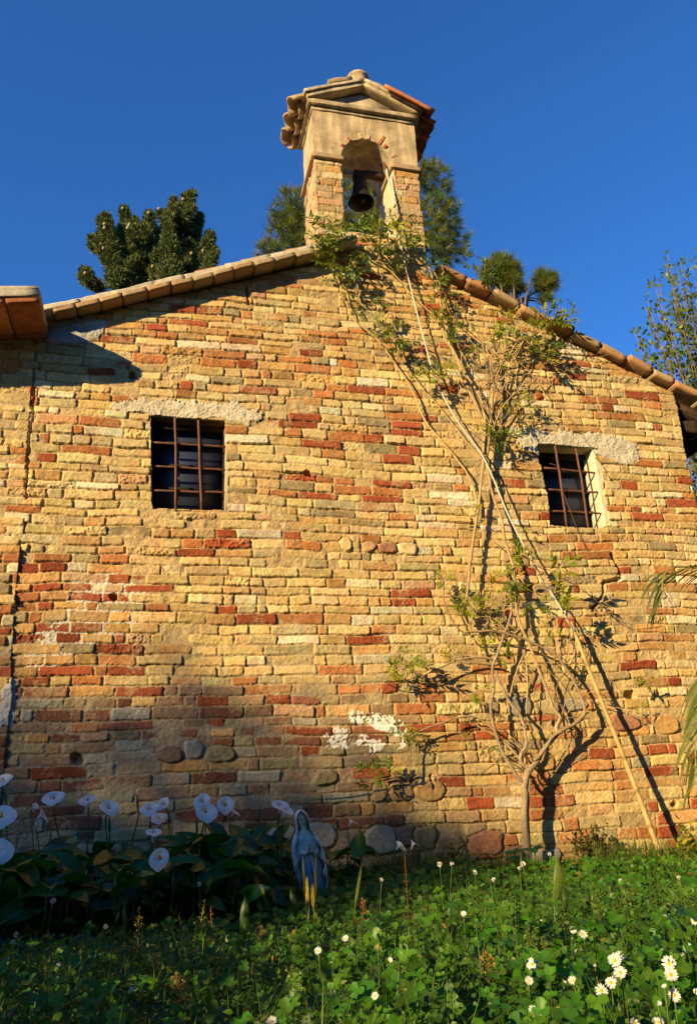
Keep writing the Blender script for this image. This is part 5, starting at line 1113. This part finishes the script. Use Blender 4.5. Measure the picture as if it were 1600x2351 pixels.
# small weeds: little pointed leaves low in the sward
n = 34000; x, y, D, u = rpoints(n, .8, 2.7, .8); P = np.stack([x, y, ground_z(x, y)+hnear(u, D)*r.beta(1.6, 1.7, n)*1.15], 1); d = r.normal(0, 1, (n, 3)); d[:, 2] = np.abs(d[:, 2])*.7
V, F, C = scatter(LT*np.array([1, 1.5, 1]), LF, P, frames(d, r.normal(0, .5, (n, 3))+np.array([0, -.2, 1])), r.uniform(.006, .018, n), gcol(n, (.065, .135, .018))); m3 = 260; xs, ys, Ds, us = rpoints(m3, .85, 2.6, .8); tw = MB(); ex = []
for q in range(m3):
    hh = float(hnear(us[q], Ds[q]))*r.uniform(1.0, 1.38); b0 = np.array([xs[q], ys[q], ground_z(xs[q], ys[q])]); tp = b0+np.array([r.normal(0, .02), r.normal(0, .02), hh]); tw.tube([b0, (b0+tp)/2+r.normal(0, .004, 3), tp], [.0009, .0007, .0004], 3, gcol(1, (.10, .13, .03))[0])
    for f in np.linspace(.45, 1, 12): ex.append(b0+(tp-b0)*f+r.normal(0, .004, 3))
ex = np.array(ex); d = r.normal(0, 1, ex.shape); d[:, 2] = np.abs(d[:, 2])*.6; V2, F2, C2 = scatter(LT*np.array([1, 1.3, 1]), LF, ex, frames(d, r.normal(0, .5, ex.shape)+np.array([0, -.3, 1])), r.uniform(.004, .011, len(ex)), gcol(len(ex), (.10, .135, .025)))
V3, F3, C3 = np.concatenate(tw.v), np.concatenate(tw.q), np.concatenate(tw.c)
F = np.concatenate([F, F2+len(V)]); n0 = len(V)+len(V2); V = np.concatenate([V, V2, V3]); C = np.concatenate([C, C2, C3]); F3 = np.concatenate([F3[:, [0, 1, 2]], F3[:, [0, 2, 3]]])+n0; F = np.concatenate([F, F3])
o = mk('small_weeds', V, F, M_GRASS, None, C); tag(o, 'low small-leaved weeds filling the gaps between clover', 'weeds', kind='stuff')

# ------------------------------------------------------------------ single plants and flowers in the meadow
M_PETAL = mat_leaf('daisy_petal', color=(.80, .79, .76), trans=.2, rough=.5, tint=(1, 1, 1), var=.04); M_YEL = mat_rough('daisy_centre', color=(.72, .42, .02), rough=.7, bump=.4, scale=500, var=.15)
def above(px, py, z): return WZ(px, py, z)
M_BUD = mat_rough('yellow_bud', color=(.42, .24, .02), rough=.7, bump=.2, var=.3)
def on_canopy(px, py, z):
    P = WZ(px, py, .15)
    for _ in range(3): P = WZ(px, py, ground_z(P[0], P[1])+float(hnear(px/1600, P[1]+5))*(z/.19))
    return P
def daisy_mesh():
    t = MB(); nP = 24
    for k in range(nP):
        a = 2*np.pi*k/nP+r.normal(0, .05); L = r.uniform(.88, 1.05); zl = r.normal(.10, .06); w = .085; ca, sa = math.cos(a), math.sin(a)
        for V in [[(.26, -w*.6, .02), (.26, w*.6, .02), (.7*L, -w, .06+zl), (.7*L, w, .06+zl), (L, -w*.55, zl*1.6), (L, w*.55, zl*1.6)]]: t.add([(x*ca-y_*sa, x*sa+y_*ca, z+.002*(k % 3)) for x, y_, z in V], [(0, 1, 3, 2), (2, 3, 5, 4)])
    return np.concatenate(t.v), np.concatenate(t.q)
def daisy(px, py, wpx, label, tilt=None, closed=False, z=None):
    z = z if z is not None else .19+rng.uniform(-.012, .012)
    P = on_canopy(px, py, z); dep = (P-CAM)@_f; R_ = wpx*dep/FPX/2; g = np.array([P[0]+rng.normal(0, .01), P[1]+.01, ground_z(P[0], P[1])]); o = empty('daisy', g, label, 'flower', 'white daisies in the meadow')
    n_ = np.array([-.35+rng.normal(0, .25), -.75+rng.normal(0, .2), .62]) if tilt is None else np.array(tilt, float); n_ /= np.linalg.norm(n_); x = np.cross(n_, [.1, .2, 1]); x /= np.linalg.norm(x); Rm = np.stack([x, np.cross(n_, x), n_], 1)
    V, Q = daisy_mesh()
    if closed: rr = np.hypot(V[:, 0], V[:, 1]); V = np.stack([V[:, 0]*.62*(1.15-.4*rr), V[:, 1]*.62*(1.15-.4*rr), rr*1.05-.3], 1)
    mk('petals', V@Rm.T*R_+P, Q, M_PETAL, o)
    if not closed: t = MB(); t.lathe([(0, .17), (.16, .15), (.28, .08), (.32, 0), (.2, -.05), (0, -.06)], (0, 0, 0), 12); V2 = np.concatenate(t.v); mk('centre', V2@Rm.T*R_+P, np.concatenate(t.q), M_YEL, o, smooth=True)
    t = MB(); t.tube(smooth_path([g-(0, 0, .01), (g+P)/2+rng.normal(0, .006, 3), P-n_*.02*R_], 8), .0011, 5); t.build('stem', M_STEM, o)
q4 = lambda x, y: (1150+x/3.516, 1750+y/3.516)
DA = [(660,1390,72,'open daisy level with the ribbed leaf tip, left of the sunny group'),(580,1355,55,'daisy seen half side-on just left of the uppermost open one'),(615,1530,45,'small daisy turned away below the uppermost open one'),(915,1600,105,'large daisy overlapping another at the top of the main group'),(955,1568,75,'daisy tucked behind the large one at the top of the main group'),(960,1700,105,'daisy with upswept petals in the middle of the main group'),(885,1780,95,'daisy directly below the upswept one'),(808,1845,98,'broad daisy, lowest left bloom of the main group'),(575,1762,70,'daisy beside a closed bud, left of the main group'),(1355,1625,112,'upper bloom of the pair of daisies at far right'),(1370,1715,105,'lower bloom of the overlapping pair at far right'),(1395,1880,100,'daisy turned sideways below the far right pair'),(1508,1500,75,'daisy near the right edge above the pair'),(1315,1808,45,'small daisy half hidden among stems near the far right pair'),(250,1630,95,'daisy on the tall stalk of pods at centre right'),(225,1765,70,'shaded daisy just below the one on the tall stalk'),(258,2000,75,'daisy touching a white bud at the bottom of the frame'),(1075,2108,85,'daisy cut by the bottom edge at right'),(1265,2098,90,'daisy with raised petals at the bottom right edge'),(1312,1243,55,'small daisy in the clover above the main group'),(1560,1285,60,'daisy at the right edge in the upper clover'),(1575,1850,50,'daisy cut by the right edge low down'),(400,1532,55,'faded daisy left of the pods in mid meadow'),(1395,1315,40,'tiny half-open daisy above the far right pair')]
for x, y, w, lab in DA: px, py = q4(x, y); daisy(px, py, w/3.516*1.05, lab)
for x, y, w, lab in ((945,1300,50,'closed white daisy bud above the main group'),(755,1650,45,'closed white daisy bud left of the large overlapping bloom'),(508,1790,60,'closed white daisy bud left of the main group'),(1265,1960,65,'closed white daisy bud under the far right pair'),(1465,1565,55,'closed white daisy bud near the right edge'),(315,2048,75,'closed white bud touching the bottom daisy'),(320,1285,40,'pale closed bud in the shade of the ribbed leaf'),(570,1430,35,'pale closed bud below the half side-on daisy')): px, py = q4(x, y); daisy(px, py, w/3.516*1.3, lab, closed=True)
for px, py, w, lab in ((134,2218,15,'lone open daisy in the dark grass at left'),(730,2183,16,'daisy facing up below the statue'),(793,2155,15,'ragged daisy right of the wild barley'),(861,2287,17,'white bloom low in the centre of the meadow'),(303,2271,10,'tiny white bloom low in the left grass'),(624,2346,24,'daisy cut by the bottom edge left of centre'),(895,2205,13,'dim daisy beside the tallest brown seed stalk'),(1064,2098,13,'small daisy in the bright clover at centre')): daisy(px, py, w*1.1, lab)
M_WCL = mat_leaf('white_clover_head', color=(.66, .66, .56), trans=.15, rough=.6, tint=(1, 1, .9), var=.2, vscale=300)
def clover_head(px, py, wpx, z, lab):
    P = above(px, py, z); dep = (P-CAM)@_f; R_ = wpx*dep/FPX/2; g = np.array([P[0]+rng.normal(0, .012), P[1]+.012, ground_z(P[0], P[1])]); o = empty('clover_flower', g, lab, 'flower', 'round white clover heads'); t = MB(); m_ = 60
    d = rng.normal(0, 1, (m_, 3)); d[:, 2] += .25; d /= np.linalg.norm(d, axis=1, keepdims=True); V, F, C = scatter(LT*np.array([1, 1.6, 1]), LF, P+d*R_*.25, frames(d, rng.normal(0, 1, (m_, 3))), rng.uniform(.65, .95, m_)*R_, np.ones((m_, 3))); mk('head', V, F, M_WCL, o)
    t.tube(smooth_path([g-(0, 0, .01), (g+P)/2+rng.normal(0, .006, 3), P], 8), .0011, 5); t.build('stem', M_STEM, o)
for px, py, w, z, lab in ((123,2068,12,.17,'white clover head standing above the left grass'),(243,2128,10,.16,'white clover head in the dark grass left of the yellowish stalk'),(38,2146,11,.16,'upper of two white clover heads near the left edge'),(30,2164,11,.16,'lower of two white clover heads near the left edge'),(458,2031,9,.17,'white clover head on a thin stem below the calla leaves'),(876,2020,8,.18,'white clover head right of the statue foot'),(1009,1985,11,.21,'fluffy white clover head in front of the round stones'),(1037,1984,9,.21,'white clover head right of the fluffy one'),(1090,2003,10,.20,'white clover head in bright clover left of the trunk'),(1200,1984,11,.22,'tallest white clover head, beside the vine trunk'),(1192,1993,8,.215,'small white clover head just under the tallest one'),(1133,2019,9,.20,'white clover head lit by the sun at centre'),(1261,1961,8,.23,'pale clover head against the wall shadow right of the trunk'),(1557,2015,8,.21,'white clover head near the right edge in the upper clover'),(1423,2022,8,.21,'white clover head right of the ribbed leaf')): clover_head(px, py, w*1.15, z, lab)
# shepherd's purse stalks
M_POD = mat_leaf('seed_pod', trans=.3, rough=.5, var=.2)
def stalk(px, py, px2, py2, z, c, lab, n=46, f0=.35, sz=1.0):
    P = above(px, py, z); yy = P[1]; B = W(px2, py2, yy); g = B.copy(); g[2] = min(B[2], ground_z(B[0], yy)); S = smooth_path([g, (g+P)/2+np.array([.004, 0, 0]), P], 40); o = empty('seed_stalk', g, lab, 'plant', 'stalks of shepherds purse pods'); dep = (P-CAM)@_f
    t = MB(); t.tube(S, np.linspace(.0014, .0006, 40)*sz, 5, np.array(c)*.8); L = np.linalg.norm(P-g); px_len = np.hypot(px-px2, py-py2)*dep/FPX
    ds, pp, sc, cl = [], [], [], []
    for k in range(n):
        f = 1-(k/n)*min(.95, px_len*.75/L); i = min(int(f*39), 39); a = k*2.4; pl_ = .010*sz*min(1, .25+k/n*2.2); d = np.array([math.cos(a), math.sin(a), .55]); e = S[i]+d*pl_; t.tube([S[i], e], .0004, 3, c)
        pp.append(e); ds.append(d+np.array([0, 0, .3])); sc.append(.0062*sz*min(1, .45+k/n*1.6)); cl.append(np.array(c)*rng.uniform(.7, 1.4))
    t.build('stem', M_POD, o); PT = np.array([(0, 0, 0), (.9, .42, 0), (.78, 0, .05), (.9, -.42, 0)]); PF = np.array([(0, 2, 1), (0, 3, 2)]); V, F, C = scatter(PT, PF, np.array(pp), frames(np.array(ds), rng.normal(0, 1, (n, 3))), np.array(sc), np.array(cl)); mk('seed_pods', V, F, M_POD, o, C)
rd, yw, gn = (.55, .24, .10), (.55, .45, .09), (.22, .25, .05)  # red and yellow lightened so stalks in the shade look as if catching light
for a in ((929,1963,942,2285,.235,(.42,.20,.06),'tallest stalk, brown pods at the top, right of the statue',60),(831,2061,843,2165,.18,rd,'reddish brown stalk between the statue and the tallest one',46),(484,2083,487,2330,.17,rd,'straight reddish stalk with drooping pods left of the statue',60),(471,2066,430,2240,.175,yw,'slanting yellowish stalk leaning on the reddish one',46),(319,2085,311,2230,.17,yw,'golden stalk coloured bright as if catching light in the dark left grass',60),(354,2185,352,2230,.15,yw,'short golden stalk right of the taller golden one',30),(1212,2128,1224,2265,.20,gn,'greenish stalk carrying pods beside a daisy at centre right',50),(1247,2148,1260,2290,.19,gn,'second greenish stalk, thin and dark-podded, right of the first',46),(1113,2182,1138,2265,.17,rd,'leaning brown stalk in the dim clover at centre',34),(1366,2043,1372,2120,.21,gn,'green stalk in the bright clover right of the ribbed leaf',34),(1434,2017,1446,2110,.22,gn,'green stalk with pale tips, farthest one at right',34),(670,2215,690,2290,.17,gn,'thin stalk in the foreground clover below the statue',28),(405,2230,430,2330,.16,rd,'faded brown stalk near the bottom left',40)): stalk(*a)
# ribbed broad leaves and wild barley
def ribbed(px, py, px2, py2, wpx, z, col, lab):
    P = above(px, py, z); B = W(px2, py2, P[1]); dep = (P-CAM)@_f; w = wpx*dep/FPX/2; m_ = 14; V, C = [], []
    for i in range(m_):
        f = i/(m_-1); ww = w*math.sin(min(1, f*1.02)*np.pi)**.7*(1 if f < .5 else (1-.25*(f-.5)))+.0006
        for j in range(9): v = j/4-1; V.append(B+(P-B)*f+RT*ww*v+np.array([0, 1, 0])*(.35*w*v*v+.10*w*(j % 2))+np.array([0, -.02*math.sin(f*3), 0])); C.append(np.array(col)*(1.15 if j % 2 else .8))
    g = B.copy(); g[2] = ground_z(B[0], B[1]); o = empty('plantain_leaf', g, lab, 'plant'); mk('blade', V, np.array([(i*9+j, i*9+j+1, (i+1)*9+j+1, (i+1)*9+j) for i in range(m_-1) for j in range(8)]), M_CLOV, o, C, smooth=True); t = MB(); t.tube([g-(0, 0, .01), B+(P-B)*.05], .0022, 5); t.build('stem', M_STEM, o)
ribbed(1279, 1968, 1276, 2075, 27, .235, (.13, .19, .035), 'broad upright ribbed leaf lit by the sun at right'); ribbed(1292, 2030, 1290, 2105, 14, .20, (.05, .09, .02), 'dark narrow ribbed leaf behind the sunlit one'); ribbed(563, 2050, 558, 2172, 21, .185, (.05, .12, .03), 'long ribbed leaf upright in the shade left of the statue'); ribbed(667, 2040, 680, 2110, 15, .17, (.04, .08, .02), 'dark ribbed leaf at the statue foot'); ribbed(1345, 2035, 1335, 2110, 14, .2, (.05, .10, .02), 'dark ribbed leaf between clover right of the sunlit one'); ribbed(286, 2065, 288, 2150, 8, .17, (.05, .11, .03), 'narrow ribbed leaf in the left grass')
def barley(px, py, px2, py2, z, lab, col=(.33, .33, .05)):
    P = above(px, py, z); B = W(px2, py2, P[1]); g = B.copy(); g[2] = min(g[2], ground_z(B[0], B[1])); o = empty('wild_barley', g, lab, 'grass plant', 'wild barley ears'); M0 = B+(P-B)*.30; t = MB(); t.tube([g, B, M0], .0012, 5, np.array(col)*.7); t.build('stem', M_POD, o)
    t = MB()
    for k in range(16):
        f = k/15; s0 = M0+(P-M0)*f*.55; e = s0+(P-M0)*(.45)+RT*((k % 2)*2-1)*.004*(1-f*.6)+rng.normal(0, .0012, 3); t.tube([s0, s0*.6+e*.4+RT*((k % 2)*2-1)*.002, e], [.0018, .0014, .0003], 4, np.array(col)*rng.uniform(.7, 1.2))
    t.build('ear', M_POD, o)
barley(694, 1968, 707, 2128, .245, 'tall barley ear in front of the statue, left of the pair'); barley(724, 1958, 725, 2128, .25, 'tall barley ear in front of the statue, right of the pair', (.26, .28, .04)); barley(830, 1982, 809, 2132, .235, 'green barley ear slanting right of the statue', (.18, .24, .04)); barley(599, 2031, 628, 2129, .2, 'barley ear slanting left of the statue foot', (.22, .24, .04)); barley(705, 2010, 708, 2128, .22, 'yellow barley ear between the pair before the statue', (.44, .38, .05)); barley(716, 2030, 722, 2110, .2, 'short yellowish barley ear at the foot of the pair', (.36, .28, .03))
for x, y, x2, y2, lab in ((73,2262,84,2351,'closed yellow bud on a stem at bottom left'),(82,2294,86,2351,'orange bud below the closed yellow one at bottom left'),(626,2205,630,2260,'small orange bud in the clover below the statue'),(868,2178,866,2230,'small orange bud beside the tallest stalk'),(24,2315,26,2351,'tiny orange bud at the bottom left corner')):
    P = on_canopy(x, y, .2); B = W(x2, y2, P[1]); g = np.array([B[0], B[1], min(B[2], ground_z(B[0], B[1]))]); o = empty('yellow_bud', g, lab, 'flower'); t = MB(); t.tube([g, (g+P)/2, P], .0014, 5); t.build('stem', M_STEM, o); t = MB(); dn = np.array([.1, 0, 1]); t.tube([P-dn*.002, P+dn*.003, P+dn*.007, P+dn*.010], [.0014, .0023, .0019, .0006], 8); t.build('bud', M_BUD, o, smooth=True)
# low shrub by the wall and plant at the right edge
def shrub(px, py, yp, w, h, n, cols, lab, ls):
    B = W(px, py, yp); B[2] = ground_z(B[0], B[1]); o = empty('shrub', B, lab, 'shrub'); t = MB(); pos, dr = [], []
    for k in range(26):
        e = B+np.array([rng.normal(0, w*.4), rng.normal(0, w*.25)-.02, h*rng.uniform(.45, 1)]); S = smooth_path([B+rng.normal(0, .01, 3)*(1, 1, 0), (B+e)/2+rng.normal(0, .02, 3), e], 8); t.tube(S, np.linspace(.004, .0015, 8), 5, (.2, .14, .07))
        for _ in range(n//26): pos.append(S[rng.integers(3, 8)]+rng.normal(0, .018, 3)); dr.append(rng.normal(0, 1, 3)+(0, 0, .4))
    t.build('stems', M_BARK, o); pos, dr = np.array(pos), np.array(dr); V, F, C = scatter(LT*np.array([1, 1.7, 1]), LF, pos, frames(dr, rng.normal(0, .5, dr.shape)+(0, -.3, 1)), rng.uniform(.6, 1.2, len(pos))*ls, np.array(cols)[rng.integers(len(cols), size=len(pos))]*rng.uniform(.7, 1.3, (len(pos), 1))); V[:, 1] = np.minimum(V[:, 1], -.01); mk('foliage', V, F, M_VLEAF, o, C)
shrub(1362, 1990, -.16, .16, .25, 420, [(.06, .075, .02), (.10, .10, .02), (.11, .07, .03)], 'small brownish green shrub at the wall left of the pole', .036)
shrub(1592, 1990, -.35, .08, .30, 120, [(.12, .16, .02), (.40, .34, .02)], 'small yellow-green plant at the right edge under the palm', .05)
shrub(1045, 1985, -.14, .13, .20, 120, [(.07, .10, .02), (.05, .09, .02)], 'wispy low plant growing before the stones left of the trunk', .035)
